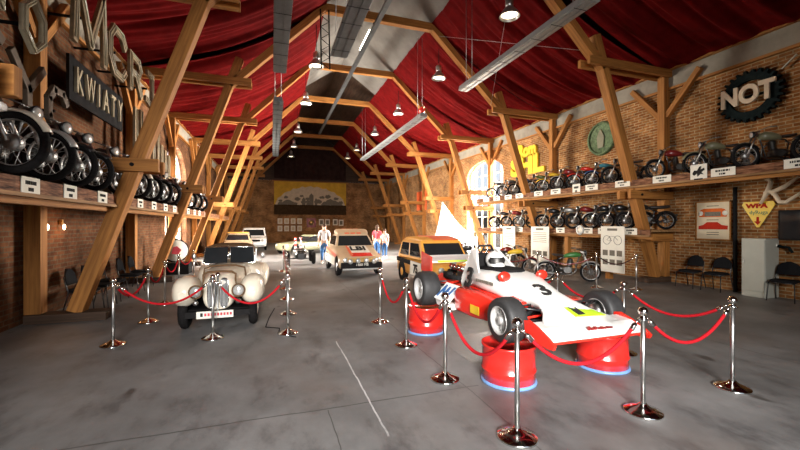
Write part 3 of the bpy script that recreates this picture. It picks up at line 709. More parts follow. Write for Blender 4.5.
for i, ((p, f, st, lb), y) in enumerate(zip(right, ups)):
    bike(st, 10.72, y, 3.02, PI-.58, .86, p, f, '%s, upper shelf, %s from the locker end' % (lb, ordn[i]), 'motorcycles on the upper shelf')
low = [('black', 'black', 'sport', 'black motorcycle with a broad tyre'), ('black', 'black', 'classic', 'black motorcycle'), ('black', 'silverp', 'classic', 'black motorcycle with grey mudguards'), ('maroon', 'black', 'sport', 'dark red motorcycle'), ('silverp', 'black', 'classic', 'dark motorcycle with a silver tank'),
       ('black', 'black', 'classic', 'all black motorcycle'), ('black', 'silverp', 'moped', 'slim black moped'), ('maroon', 'black', 'sport', 'small dark red motorcycle'), ('black', 'black', 'classic', 'black motorcycle at the bright window end')]
lows = [8.5, 9.2, 9.8, 10.6, 11.4, 12.25, 13.75, 14.7, 15.7]
for i, ((p, f, st, lb), y) in enumerate(zip(low, lows)):
    bike(st, 10.75, y, 1.58, PI-.58, .86, p, f, '%s, lower shelf, %s from the locker end' % (lb, ordn[i]), 'motorcycles on the lower shelf')
G = 'mopeds standing on the floor behind the racing car'
bike('moped', 8.55, 9.35, 0, -.55, 1.0, 'green', 'silverp', 'moped with a silver fork and green tank, on the floor before the lower shelf', G)
bike('moped', 7.75, 11.1, 0, -.5, 1.0, 'sign_y', 'maroon', 'moped with a yellow tank, on the floor behind the racing helmet', G)
bike('sport', 8.4, 12.6, 0, -.5, .95, 'maroon', 'black', 'dark red motorcycle on the floor in front of the white boards', G)
bike('classic', 7.6, 14.2, 0, -.6, .95, 'black', 'black', 'black motorcycle on the floor beyond the yellow tank moped', G)
bike('sport', 8.3, 16.3, 0, -.6, .95, 'maroon', 'maroon', 'red motorcycle on the floor by the bright window', G)

# ------------------------------------------------------------------ hanging information boards
def board(y0, y1, h0, h1, label, rows, bicycle=False):
    t = T('info_board', label, 'board', (9.80, (y0+y1)/2, h0), 'white information boards'); yc = (y0+y1)/2; hc = (h0+h1)/2; w = y1-y0; h = h1-h0
    m = MB(); m.box((9.81, yc, hc), (.02, w, h)); m.build('panel', 'paper', t, .004)
    m = MB(); f = 9.798; m.box((f, yc, h1-.10), (.004, w*.42, .07)); m.build('title', 'inkg', t)
    for r_ in range(rows):
        for c_ in range(3):
            m = MB(); m.box((f, y1-w*(.2+.3*c_), h0+h*(.42-.2*r_) if rows > 1 else h0+h*.3), (.004, w*.22, h*.12)); m.build('photo', 'inkg', t)
    m = MB()
    if bicycle:
        for s in (-1, 1): m.torus((f, yc+s*w*.23, h0+h*.70), (1, 0, 0), w*.16, .006, 24, 5)
        m.tube([(f, yc-w*.23, h0+h*.70), (f, yc-w*.1, h0+h*.78), (f, yc+w*.1, h0+h*.78), (f, yc+w*.02, h0+h*.68), (f, yc+w*.23, h0+h*.70), (f, yc+w*.1, h0+h*.78)], .006, 5); m.build('drawing', 'ink', t)
    else:
        for i in range(6): m.box((f, yc, h1-.24-i*.07), (.003, w*.74, .018))
        m.build('lettering', 'inkg', t)
board(8.42, 9.26, .28, 1.68, 'white board with a bicycle drawing and six photos, hung below the lower shelf', 2, True)
board(11.62, 12.65, .2, 1.66, 'wide white text board behind the yellow tank moped', 1)
board(13.7, 14.6, .15, 1.66, 'narrow white text board nearer the bright window', 1)

# ------------------------------------------------------------------ chairs, locker
def chair():
    t = T('stacking_chair', '-', 'chair', (0, 0, 0), 'black stacking chairs')
    m = MB(); m.ringset([sec((0, 0, z), w, d, 'z', 20, 3.5) for z, w, d in ((.43, .21, .21), (.445, .225, .225), (.47, .225, .225), (.485, .205, .205))]); m.build('seat', 'seatc', t)
    m = MB(); rows = []
    for i in range(9):   # rounded padded back, facing +y
        u = i/8; z = .58+.30*u; hw = .215*math.sqrt(max(0.02, 1-max(0, (u-.25)/.75)**2.2)); y = -.20-.06*u
        rows.append([(hw*math.cos(2*PI*k/16), y+.03*math.sin(2*PI*k/16)-.03*(1-abs(math.cos(2*PI*k/16))), z) for k in range(16)])
    m.ringset(rows); m.build('backrest', 'seatc', t)
    for s in (-1, 1):
        m = MB(); m.tube([(s*.235, .24, 0), (s*.215, .20, .43)], .012, 6); m.build('leg', 'black', t)
        m = MB(); m.tube([(s*.235, -.27, 0), (s*.215, -.17, .44), (s*.21, -.22, .62), (s*.20, -.25, .74)], .012, 6); m.build('leg', 'black', t)
    m = MB(); m.tube([(-.215, .19, .425), (.215, .19, .425), (.215, -.17, .44), (-.215, -.17, .44), (-.215, .19, .425)], .011, 6); m.build('seat_frame', 'black', t)
    return t
C0 = chair()
ch = [(10.95, 7.35, PI/2, 'black chair against the brick wall beside the big strut'), (11.0, 6.72, PI/2, 'black chair against the brick wall beside the grey locker'), (10.98, 5.32, PI/2+.15, 'black chair on the far side of the locker, under the dark screen'),
      (-3.45, 8.95, -PI/2, 'black chair under the letter shelf, first behind the big strut post'), (-3.45, 9.6, -PI/2, 'black chair under the letter shelf, second behind the big strut post'), (-3.45, 10.3, -PI/2, 'black chair under the letter shelf, third behind the big strut post'),
      (-3.4, 11.3, -PI/2, 'black chair under the letter shelf, fourth behind the big strut post'), (-3.4, 12.1, -PI/2, 'black chair under the letter shelf, beside the second strut')]
for i, (x, y, a, lb) in enumerate(ch):
    o = C0 if i == 0 else dup(C0)
    o.location = (x, y, 0); o.rotation_euler = (0, 0, a); o['label'] = lb
t = T('metal_locker', 'pale grey metal locker standing against the brick wall between the chairs', 'locker', (11.15, 5.87, 0))
m = MB(); m.box((11.15, 5.87, .70), (.5, .48, 1.40)); m.build('body', 'locker', t, .008)
m = MB(); m.box((10.892, 5.87, .76), (.016, .45, 1.22)); d = m.build('door', 'locker', t, .005)
m = MB(); m.box((10.878, 6.05, .85), (.014, .02, .07)); m.build('handle', 'steel', d)
m = MB(); m.box((10.895, 5.87, .08), (.012, .45, .10)); m.build('plinth', 'locker', t)

# ------------------------------------------------------------------ signs on the gear emblem wall
Xw = XR-.01
def W(y, h, d=0): return V((Xw-d, y, h))
t = T('gear_sign', 'dark iron gear wheel with pale letters NOT, high on the brick wall', 'sign', (Xw, 6.2, 4.96))
m = MB(); N = 26; R0, R1, R2 = .42, .61, .70
outer = []
for i in range(N):
    a = 2*PI*i/N
    for f_, r_ in ((-.25, R1), (-.16, R2), (.16, R2), (.25, R1)): outer.append((a+f_*2*PI/N, r_))
n = len(outer); rings = []
for dd in (.02, .12):
    rings.append([W(6.2-r_*math.cos(a), 4.96+r_*.93*math.sin(a), dd) for a, r_ in outer]); 
inner = [[W(6.2-R0*math.cos(a), 4.96+R0*.93*math.sin(a), dd) for a, r_ in outer] for dd in (.12, .02)]
m.ringset([rings[0], rings[1], inner[0], inner[1], rings[0]], True, False, False); m.build('gear_ring', 'sign_b', t)
m = MB(); m.bar(W(6.66, 4.96, .05), W(5.74, 4.96, .05), .03, .05); m.build('cross_bar', 'sign_b', t)
text('NOT', .62, W(6.21, 4.97, .17), Rr, (0, .0, 1), 'print', 'lettering', t, .025, bold=.026, sx=.84)
m = MB(); m.torus(W(5.70, 5.16, .1), (1, 0, 0), .035, .012, 12, 6); m.build('degree_ring', 'letter', t)
m = MB(); m.bar(W(5.55, 5.38, .1), W(5.28, 5.62, .1), .03, .03); o = tag(m.build('light_bracket', 'lime'), 'short pale bracket on the brick beside the gear emblem', 'bracket')
t = T('round_metal_sign', 'round mottled green metal emblem high on the wall behind the strut', 'sign', (Xw, 10.75, 4.9))
m = MB(); m.lathe([(0, 0), (.62, 0), (.62, .04), (.55, .07), (.5, .04), (0, .05)], W(10.75, 4.88), (-1, 0, 0), 32); m.torus(W(10.75, 4.88, .06), (1, 0, 0), .56, .05, 36, 8); m.build('disc', 'patina', t)
m = MB(); m.prism([W(10.75+a, 4.88+b, .06) for a, b in ((-.12, -.34), (.12, -.34), (.16, .05), (.08, .22), (0, .34), (-.08, .22), (-.16, .05))], (-.03, 0, 0)); m.build('relief', 'olive', t)
t = T('yellow_letter_sign', 'two rows of fat yellow letters on the brick wall behind the strut', 'sign', (Xw, 15, 4.7))
text('Rom', .80, W(14.95, 5.22, .06), Rr, (0, 0, 1), 'sign_y', 'top_lettering', t, .05, bold=.05, sx=.85)
text('SHL', 1.12, W(15.0, 4.50, .06), Rr, (0, 0, 1), 'sign_y', 'bottom_lettering', t, .05, bold=.07, sx=1.25)
t = T('car_poster', 'cream framed poster of two orange red cars on the brick wall', 'poster', (Xw, 7.07, 1.3))
yc, hc = 7.07, 1.84
m = MB(); m.box(W(yc, hc, .012), (.024, .86, 1.04)); m.build('panel', 'pposter', t)
m = MB()
for s in (-1, 1):
    m.box(W(yc+s*.42, hc, .02), (.04, .03, 1.06)); m.box(W(yc, hc+s*.515, .02), (.04, .87, .03))
m.build('frame', 'wood', t)
def P(y, h, d=.026): return W(yc-y, hc+h, d)
m = MB(); m.prism([P(a, b) for a, b in ((-.34, .10), (.34, .10), (.35, .22), (.30, .30), (.22, .33), (-.22, .33), (-.30, .30), (-.35, .22))], (-.003, 0, 0)); m.build('upper_car', 'porange', t)
m = MB(); m.prism([P(a, b, .029) for a, b in ((-.2, .12), (.2, .12), (.2, .24), (-.2, .24))], (-.003, 0, 0)); m.build('upper_grille', 'inkg', t)
m = MB()
for s in (-1, 1): m.lathe([(0, 0), (.065, 0), (.065, .005), (0, .005)], P(s*.30, .20, .03), (-1, 0, 0), 16)
m.build('upper_headlights', 'paper', t)
m = MB(); m.prism([P(a, b) for a, b in ((-.36, -.24), (.36, -.24), (.37, -.14), (.22, -.12), (.12, -.04), (-.14, -.04), (-.24, -.12), (-.36, -.15))], (-.003, 0, 0)); m.build('lower_car', 'signred', t)
m = MB()
for z in (.40, .02, -.32, -.38): m.box(P(0, z, .027), (.003, .3, .02))
m.build('lettering', 'inkg', t)
t = T('triangle_sign', 'yellow triangular metal sign pointing down, with red letters and arrow', 'sign', (Xw, 6.05, 1.66))
m = MB(); m.prism([W(a, b, .02) for a, b in ((6.38, 2.22), (6.34, 2.30), (5.74, 2.30), (5.70, 2.22), (6.02, 1.66), (6.07, 1.66))], (-.02, 0, 0)); m.build('plate', 'sign_y', t)
text('WPA', .15, W(6.07, 2.19, .046), Rr, (0, 0, 1), 'signred', 'lettering', t, .003, bold=.008, sx=1.3)
text('dyRuga', .13, W(6.03, 2.03, .046), Rr, (0, .1, 1), 'green', 'script', t, .003)
m = MB(); m.prism([W(6.04+a, 1.74+b, .044) for a, b in ((-.02, .18), (.03, .18), (.03, .07), (.075, .07), (.005, -.02), (-.065, .07), (-.02, .07))], (-.003, 0, 0)); m.build('arrow', 'signred', t)
t = T('chrome_script_sign', 'pale metal script letters starting with a K over the dark screen', 'sign', (Xw, 5.6, 2.45))
for nm, pts in (('k_stem', ((5.86, 2.80), (5.80, 2.84), (5.76, 2.74), (5.84, 2.5), (5.96, 2.24))), ('k_arm', ((5.90, 2.50), (5.70, 2.52), (5.5, 2.62), (5.25, 2.82))), ('k_leg', ((5.78, 2.52), (5.68, 2.44), (5.60, 2.27), (5.48, 2.25), (5.2, 2.46))), ('o_loop', ((5.2, 2.46), (5.06, 2.5), (4.98, 2.4), (5.08, 2.3), (5.22, 2.36)))):
    m = MB(); m.tube([W(a, b, .09) for a, b in pts], [.03]+[.05]*(len(pts)-2)+[.03], 8); m.build(nm, 'print', t)
t = T('dark_screen', 'black flat screen fixed to the brick wall under the script letters', 'screen', (Xw, 5.0, 1.4))
m = MB(); m.box(W(5.05, 1.72, .05), (.06, 1.16, .70)); m.build('bezel', 'matt', t, .01)
m = MB(); m.box(W(5.05, 1.72, .082), (.004, 1.08, .62)); m.build('panel', 'glass', t)
t = T('pistol_bracket', 'small dark cast bracket with a white cap on the wall beside the locker', 'bracket', (Xw, 5.55, 1.2))
m = MB(); m.tube([W(5.62, 1.22, .0), W(5.62, 1.22, .12), W(5.4, 1.2, .14), W(5.34, 1.08, .14)], .03, 8); m.build('arm', 'sign_b', t)
m = MB(); m.ell(W(5.66, 1.24, .13), (.04, .05, .05)); m.build('cap', 'paper', t)
m = MB(); m.tube([W(6.52, .0, .06), W(6.52, 2.7, .06)], .045, 10); tag(m.build('down_pipe', 'matt'), 'dark vertical pipe on the brick between poster and triangle sign', 'pipe')
m = MB(); m.box((XR-.05, 28.3, 3.66), (.06, 2.0, 1.5)); o = tag(m.build('orange_panel', 'orange'), 'orange panel hung on the far brick wall behind the pale struts', 'panel')
# ------------------------------------------------------------------ letters on the other long wall
def letter(name, x, y0, y1, h0, h1, strokes, label, w=.13, mat='letter', neon=True):
    """channel letter from strokes in a unit box"""
    t = T(name, label, 'letter', (x, (y0+y1)/2, h0), 'old shop letters'); m = MB(); g = MB(); Q = lambda a, b, d=0: V((x+d, y0+(y1-y0)*a, h0+(h1-h0)*b))
    for st in strokes:
        for (a, b), (c, d) in zip(st, st[1:]):
            p, q = Q(a, b), Q(c, d); e = (q-p).normalized()*w*.35; m.bar(p-e, q+e, w if True else 0, .07, (1, 0, 0))
        if neon:
            for off in (-w*.28, w*.28):
                pts = [Q(*s, .05) for s in st]; out = []
                for i, p in enumerate(pts):
                    dv = (pts[min(i+1, len(pts)-1)]-pts[max(i-1, 0)]).normalized(); nn = V((0, -dv.z, dv.y)); out.append(p+nn*off)
                g.tube(out, .012, 5)
    m.build('channel', mat, t, .01)
    if neon: g.build('glass_tube', 'tube', t)
    bk = MB(); bk.bar(Q(.5, .5, -.03), Q(.5, .5, x*-1-4.09 if x > -3.4 else -.6), .04, .04); bk.build('bracket', 'matt', t); return t
Mst = [[(0, 0), (.06, 1), (.5, .12), (.94, 1), (1, 0)]]
Cst = [[(.95, .78), (.75, .97), (.3, .97), (.05, .7), (.05, .3), (.3, .03), (.75, .03), (.95, .22)]]
Rst = [[(.08, 0), (.08, .96), (.7, .96), (.9, .75), (.7, .5), (.1, .5)], [(.5, .5), (.95, 0)]]
Jst = [[(.85, 1), (.85, .25), (.6, .02), (.2, .1)], [(.4, 1), (.95, 1)]]
Ost = [[(.5, 1), (.95, .72), (.95, .28), (.5, 0), (.05, .28), (.05, .72), (.5, 1)]]
Sst = [[(.92, .82), (.6, .98), (.15, .88), (.12, .62), (.88, .4), (.88, .12), (.45, .0), (.06, .16)]]
Yst = [[(0, 1), (.5, .5), (.5, 0)], [(1, 1), (.5, .5)]]
Tst = [[(.5, 0), (.5, .95)], [(0, .95), (1, .95)]]
Kst = [[(.1, 0), (.1, 1)], [(.9, 1), (.15, .5), (.95, 0)]]
Nst = [[(.05, 0), (.05, 1), (.95, 0), (.95, 1)]]
Zst = [[(0, 1), (.95, 1), (.05, 0), (1, 0)]]
letter('neon_letter', -3.3, 8.15, 9.4, 5.02, 6.3, Mst, 'big tarnished neon letter M, first of the high row past the timber post', .17)
letter('neon_letter', -3.3, 9.62, 10.6, 5.08, 6.1, Cst, 'big tarnished neon letter C of the high row', .17)
letter('neon_letter', -3.3, 10.85, 11.75, 5.1, 5.98, Rst, 'big tarnished neon letter R of the high row', .16)
letter('neon_letter', -3.3, 11.95, 12.8, 5.12, 5.98, Jst, 'big tarnished neon letter J beside the strut', .15)
letter('neon_letter', -3.3, 6.68, 7.2, 4.25, 5.0, Ost, 'rounded diamond outline neon letter O near the gate', .07, 'tube')
letter('neon_letter', -3.3, 5.7, 6.25, 4.5, 5.2, Nst, 'tall neon letter N cut off by the frame edge', .08)
letter('hanging_letter', -3.45, 5.9, 6.55, 3.55, 4.35, Sst, 'dull brown letter S near the gate, below the diamond O', .15, 'letterd', False)
letter('hanging_letter', -3.45, 6.75, 7.5, 3.35, 4.15, Yst, 'dull brown letter Y below the diamond O', .13, 'letterd', False)
letter('hanging_letter', -3.45, 7.65, 8.25, 3.3, 4.0, Cst, 'dull brown letter C beside the timber post', .13, 'letterd', False)
t = T('letter_signboard', 'black signboard with pale letters KWIATY under the high neon letters', 'sign', (-3.58, 9.85, 4.1))
m = MB(); m.box((-3.6, 9.98, 4.50), (.05, 2.65, .84)); m.build('board', 'matt', t)
for nm, ch_, y in zip(('letter_k', 'letter_w', 'letter_i', 'letter_a', 'letter_t', 'letter_y'), 'KWIATY', (8.95, 9.42, 9.82, 10.18, 10.6, 11.02)):
    text(ch_, .70, (-3.55, y, 4.48), Lr, (0, 0, 1), 'tube', nm, t, .03, bold=.004, sx=.64 if ch_ != 'W' else .54)
for i, (y, h0, h1) in enumerate(((12.0, 3.35, 4.9), (12.45, 3.4, 4.95), (12.9, 3.45, 4.6), (13.6, 3.5, 4.9), (14.1, 3.6, 4.9), (14.55, 3.4, 4.4), (15.0, 3.35, 4.3), (15.45, 3.35, 4.2))):
    m = MB(); m.bar((-3.5, y, h0), (-3.5, y, h1), .2, .07, (1, 0, 0)); o = tag(m.build('hanging_letter_bar', 'letter', None, .01), 'pale upright metal letter bar around the strut, %s past the black signboard' % ordn[i], 'letter', 'upright letter bars')
    g = MB(); g.tube([(-3.45, y, h0+.05), (-3.45, y, h1-.05)], .018, 5); g.build('glass_tube', 'tube', o)
m = MB(); m.box((-2.15, 3.72, 2.63), (.42, .12, .07)); o = tag(m.build('white_pad', 'white', None, .03), 'white padded strip under the boxy clamp end at the frame edge', 'padding')
for i, y in enumerate((8.9, 9.5)):   # little wall lamps glowing under the shelf
    t = T('wall_lamp', 'small glowing lamp on the brick under the letter shelf, %s' % ('closer to the gate' if i == 0 else 'closer to the big strut'), 'lamp', (XL+.02, y, 1.75))
    m = MB(); m.box((XL+.04, y, 1.78), (.06, .05, .10)); m.build('base', 'brass', t)
    m = MB(); m.ell((XL+.09, y, 1.68), (.025, .025, .06)); m.build('flame_bulb', 'bulb', t)
    ld = bpy.data.lights.new('wall_lamp_light', 'POINT'); ld.energy = 4; ld.color = (1, .5, .2); ld.shadow_soft_size = .05; lo = bpy.data.objects.new('wall_lamp_light', ld); C.objects.link(lo); lo.location = (XL+.18, y, 1.66)
t = T('round_sign', 'round white sign with a red mark on a black stand behind the roadster ropes', 'sign', (-3.2, 15.1, 0))
m = MB(); m.lathe([(0, 0), (.36, 0), (.38, .03), (.36, .06), (0, .06)], (-3.2, 15.15, .82), (.4, -1, 0), 28); m.build('disc', 'paper', t)
m = MB(); m.torus((-3.2, 15.12, .82), (.4, -1, 0), .385, .03, 28, 8); m.build('rim', 'matt', t)
m = MB(); e = V((1, .4, 0)).normalized(); c = V((-3.17, 15.075, .82)); m.prism([c+e*a+V((0, 0, b)) for a, b in ((-.15, -.1), (.05, -.14), (.16, .02), (.02, .16), (-.1, .12))], (.004, -.01, 0)); m.build('red_mark', 'pink', t)
m = MB(); m.box((-3.2, 15.2, .2), (.9, .6, .4)); m.build('stand', 'matt', t, .02)

# ------------------------------------------------------------------ oil drums and the open wheel racing car
def drum():
    t = T('oil_drum', '-', 'drum', (0, 0, 0), 'cut down red oil drums')
    m = MB(); R = .285; m.lathe([(0, .025), (R, .025), (R, .13), (R+.012, .145), (R+.012, .155), (R, .17), (R, .385), (R+.010, .395), (R+.010, .42), (R-.008, .42), (R-.008, .405), (0, .405)], seg=44); m.build('shell', 'drum', t)
    m = MB(); m.lathe([(0, 0), (R+.016, 0), (R+.018, .012), (R+.012, .03), (0, .03)], seg=44); m.build('foil_base', 'blue', t); return t
D0 = drum(); dl = [(2.49, 3.6, 'red drum under the near front wheel of the racing car'), (3.83, 3.6, 'red drum under the far front wheel, behind the nose wing'), (2.37, 5.69, 'red drum under the near rear wheel of the racing car'), (3.9, 5.69, 'red drum under the far rear wheel of the racing car')]
for i, (x, y, lb) in enumerate(dl):
    o = D0 if i == 0 else dup(D0)
    o.location = (x, y, 0); o['label'] = lb
RX = 3.14
t = T('racing_car', 'white and red open wheel racing car number 3 perched on red drums', 'racing car', (RX, 4.5, .42)); rc = t
m = MB(); loft(m, [(5.75, .30, .50, .74), (5.6, .36, .46, .80), (5.2, .40, .44, .82), (4.4, .42, .44, .82), (4.0, .36, .46, .82), (3.85, .27, .54, .80)], RX, 24, 4); m.build('monocoque', 'rpaint', t)
# side sponsons, red, low and wide
for s in (-1, 1):
    m = MB(); loft(m, [(5.08, .12, .50, .76, s*.46), (4.98, .14, .45, .82, s*.46), (4.6, .14, .45, .80, s*.45), (4.15, .10, .47, .74, s*.40), (4.0, .04, .52, .66, s*.36)], RX, 18, 4); m.build('side_pod', 'rpaint', t)
m = MB(); loft(m, [(5.25, .20, .80, 1.02), (5.05, .36, .78, 1.08), (4.6, .385, .77, 1.10), (4.3, .37, .75, 1.07), (4.05, .31, .70, 1.0), (3.8, .25, .73, .92), (3.58, .265, .73, .85), (3.42, .34, .69, .79), (3.28, .46, .64, .735), (3.14, .54, .61, .69), (3.0, .60, .60, .65)], RX, 28, 3.2); cowl = m.build('nose_cowl', 'white', t)
# front wing: a wide wedge lip ahead of the nose
m = MB(); prof = [(3.32, .60), (3.32, .70), (3.12, .685), (2.96, .615), (2.94, .59), (2.96, .575)]
m.prism([(RX-.60, y, h) for y, h in prof], (1.20, 0, 0)); wing = m.build('front_wing', 'white', t, .008)
for s in (-1, 1):
    m = MB(); m.prism([(RX+s*.60, y, h) for y, h in ((3.34, .55), (3.36, .72), (3.28, .735), (3.16, .70), (2.98, .625), (2.90, .575), (2.92, .53), (3.0, .52))], (s*.03, 0, 0)); m.build('wing_endplate', 'rpaint', t, .006)
m = MB(); m.box((RX, 2.945, .588), (1.2, .02, .022)); m.build('splitter_edge', 'rpaint', t)
for s in (-1, 1):   # small red fins on the far nose shoulders
    m = MB(); m.prism([(RX+s*.30, 4.02, .82), (RX+s*.66, 3.92, .76), (RX+s*.62, 3.76, .74), (RX+s*.32, 3.72, .80)], (0, 0, .02)); m.build('nose_fin', 'rpaint', t)
# cockpit, headrest, roll hoop fairing
m = MB(); m.ringset([sec((RX, y, h), w, .03, 'y', 18, 2.5) for y, w, h in ((4.36, .08, 1.07), (4.42, .19, 1.085), (4.62, .26, 1.095), (4.95, .27, 1.085), (5.02, .2, 1.08))]); m.build('cockpit_opening', 'matt', t)
m = MB(); m.prism([(RX-.2, y, h) for y, h in ((5.0, 1.05), (5.06, 1.28), (5.12, 1.30), (5.2, 1.05))], (.4, 0, 0)); m.build('headrest', 'matt', t, .02)
for s in (-1, 1):   # white fairings rising to the hoop, one carries the number
    m = MB(); m.prism([(RX+s*.37, 4.70, 1.0), (RX+s*.37, 5.18, .72), (RX+s*.33, 5.34, .86), (RX+s*.20, 5.24, 1.34), (RX+s*.19, 5.10, 1.36), (RX+s*.31, 4.86, 1.12)], (-s*.035, 0, .0)); m.build('hoop_fairing', 'white', t, .006)
m = MB(); m.tube([(RX-.2, 5.17, .8), (RX-.19, 5.16, 1.25), (RX-.1, 5.16, 1.40), (RX+.1, 5.16, 1.40), (RX+.19, 5.16, 1.25), (RX+.2, 5.17, .8)], .02, 8); m.tube([(RX, 5.16, 1.40), (RX, 5.62, .95)], .014, 6); m.build('roll_hoop', 'black', t)
m = MB(); m.box((RX, 3.62, .62), (.34, .62, .14)); m.build('front_frame', 'matt', t, .03)
for s, yb in ((-1, 4.2), (1, 4.22)):
    m = MB(); m.ell((RX+s*.30, yb, 1.05), (.09, .05, .068)); mi = m.build('mirror', 'rpaint', t)
    m = MB(); m.tube([(RX+s*.30, yb, 1.01), (RX+s*.27, yb+.02, .96)], .01, 6); m.build('mirror_stalk', 'matt', mi)
# engine bay
m = MB(); m.box((RX, 5.55, .84), (.30, .55, .30)); m.box((RX, 5.5, 1.0), (.36, .4, .06)); m.build('engine_block', 'alu', t, .02)
for i in range(4):
    m = MB(); y = 5.34+i*.12; m.tube([(RX-.12, y, .97), (RX-.26, y, 1.0), (RX-.33, y, 1.06)], [.025, .028, .036], 10); m.build('intake_trumpet', 'chrome', t)
for i in range(4):
    m = MB(); y = 5.34+i*.12; m.tube([(RX+.14, y, .9), (RX+.28, y, .86), (RX+.32, 5.9, .74), (RX+.3, 6.5, .70)], .018, 6); m.build('exhaust_pipe', 'steel', t)
m = MB(); m.ringset([sec((RX, y, .68), w, h, 'y', 16, 2.6) for y, w, h in ((5.75, .17, .15), (5.95, .15, .13), (6.25, .10, .10), (6.35, .05, .06))]); m.tube([(RX-.6, 5.69, .69), (RX+.6, 5.69, .69)], .03, 8); m.build('gearbox', 'alu', t)
m = MB(); m.tube([(RX-.42, 5.2, .9), (RX-.38, 5.75, .86), (RX-.2, 6.0, .92), (RX+.1, 6.02, .90)], .035, 8); m.box((RX-.30, 5.85, .86), (.10, .16, .14)); m.box((RX-.2, 6.05, .80), (.1, .1, .2)); m.build('hoses', 'matt', t)
m = MB(); m.prism([(RX-.68, 5.06, .55), (RX-.72, 5.42, .58), (RX-.48, 5.46, .80), (RX-.42, 5.10, .78)], (-.03, 0, .015)); m.prism([(RX-.66, 5.06, .46), (RX-.70, 5.42, .49), (RX-.72, 5.42, .58), (RX-.68, 5.06, .55)], (.12, 0, 0)); m.build('radiator_box', 'white', t)
m = MB(); nrm = V((-.9, -.1, .55)).normalized()
F4 = [V(q)+V((-.036, 0, .02)) for q in ((RX-.68, 5.06, .55), (RX-.72, 5.42, .58), (RX-.48, 5.46, .80), (RX-.42, 5.10, .78))]
for a in ((.12, .15, .22, .85), (.22, .85, .34, .4), (.42, .2, .5, .8), (.5, .8, .62, .3), (.72, .2, .80, .85)):
    pq = [(F4[0].lerp(F4[1], 1-u)).lerp(F4[3].lerp(F4[2], 1-u), w) for u, w in ((a[0], a[1]), (a[2], a[3]))]; m.bar(pq[0], pq[1], .035, .012, nrm)
m.build('radiator_mark', 'navy', t)
for s in (-1, 1):
    m = MB(); m.prism([(RX+s*.24, 5.55, .80), (RX+s*.46, 5.5, .76), (RX+s*.46, 6.1, .74), (RX+s*.26, 6.2, .84)], (0, 0, .03)); m.build('rear_cowl', 'rpaint', t)
# rear wing
m = MB(); wp = [(6.05, 1.06), (6.07, 1.09), (6.2, 1.115), (6.4, 1.15), (6.42, 1.165), (6.2, 1.09)]
m.prism([(RX-.52, y, h) for y, h in wp], (1.04, 0, 0)); m.build('rear_wing', 'white', t)
m = MB(); m.box((RX, 6.045, 1.082), (.80, .008, .03)); m.build('rear_wing_stripe', 'lime_g', t)
for s in (-1, 1):
    m = MB(); m.prism([(RX+s*.52, y, h) for y, h in ((6.0, .86), (6.0, 1.17), (6.45, 1.24), (6.45, .9))], (s*.03, 0, 0)); m.build('rear_wing_endplate', 'rpaint', t, .006)
m = MB(); m.bar((RX, 6.25, .7), (RX, 6.25, 1.1), .05, .16); m.build('wing_pillar', 'alu', t)
# wheels
def race_wheel(x, y, r, w, s, nm):
    h = .42+r; m = MB()
    m.lathe([(r*.60, -w*.46), (r*.80, -w*.5), (r*.93, -w*.46), (r*.99, -w*.34), (r, -w*.15), (r, w*.15), (r*.99, w*.34), (r*.93, w*.46), (r*.80, w*.5), (r*.60, w*.46), (r*.60, -w*.46)], (x, y, h), (1, 0, 0), 40, False); ty = m.build(nm, 'slick', rc)
    m = MB(); m.lathe([(r*.60, -w*.46), (r*.63, -w*.50), (r*.60, -w*.50), (r*.55, -w*.34), (r*.52, -w*.1), (r*.52, w*.1), (r*.55, w*.34), (r*.60, w*.50), (r*.63, w*.50), (r*.60, w*.46)], (x, y, h), (1, 0, 0), 36, False)
    m.lathe([(0, 0), (r*.54, 0), (r*.54, .012), (0, .012)], (x+s*w*.10, y, h), (s, 0, 0), 28); m.build('rim', 'rimp', ty)
    m = MB(); m.lathe([(0, 0), (r*.44, 0), (r*.44, .006), (0, .006)], (x+s*(w*.10+.012), y, h), (s, 0, 0), 28); m.build('wheel_recess', 'matt', ty)
    m = MB()
    for i in range(10):
        a = 2*PI*i/10; d = V((0, math.cos(a), math.sin(a))); p = V((x+s*w*.2, y, h)); m.bar(p+d*r*.12, p+d*r*.52, .03, .03, (1, 0, 0))
    m.lathe([(0, 0), (.05, 0), (.045, .05), (.025, .06), (0, .06)], (x+s*w*.2, y, h), (s, 0, 0), 14); m.build('spokes', 'rimp', ty)
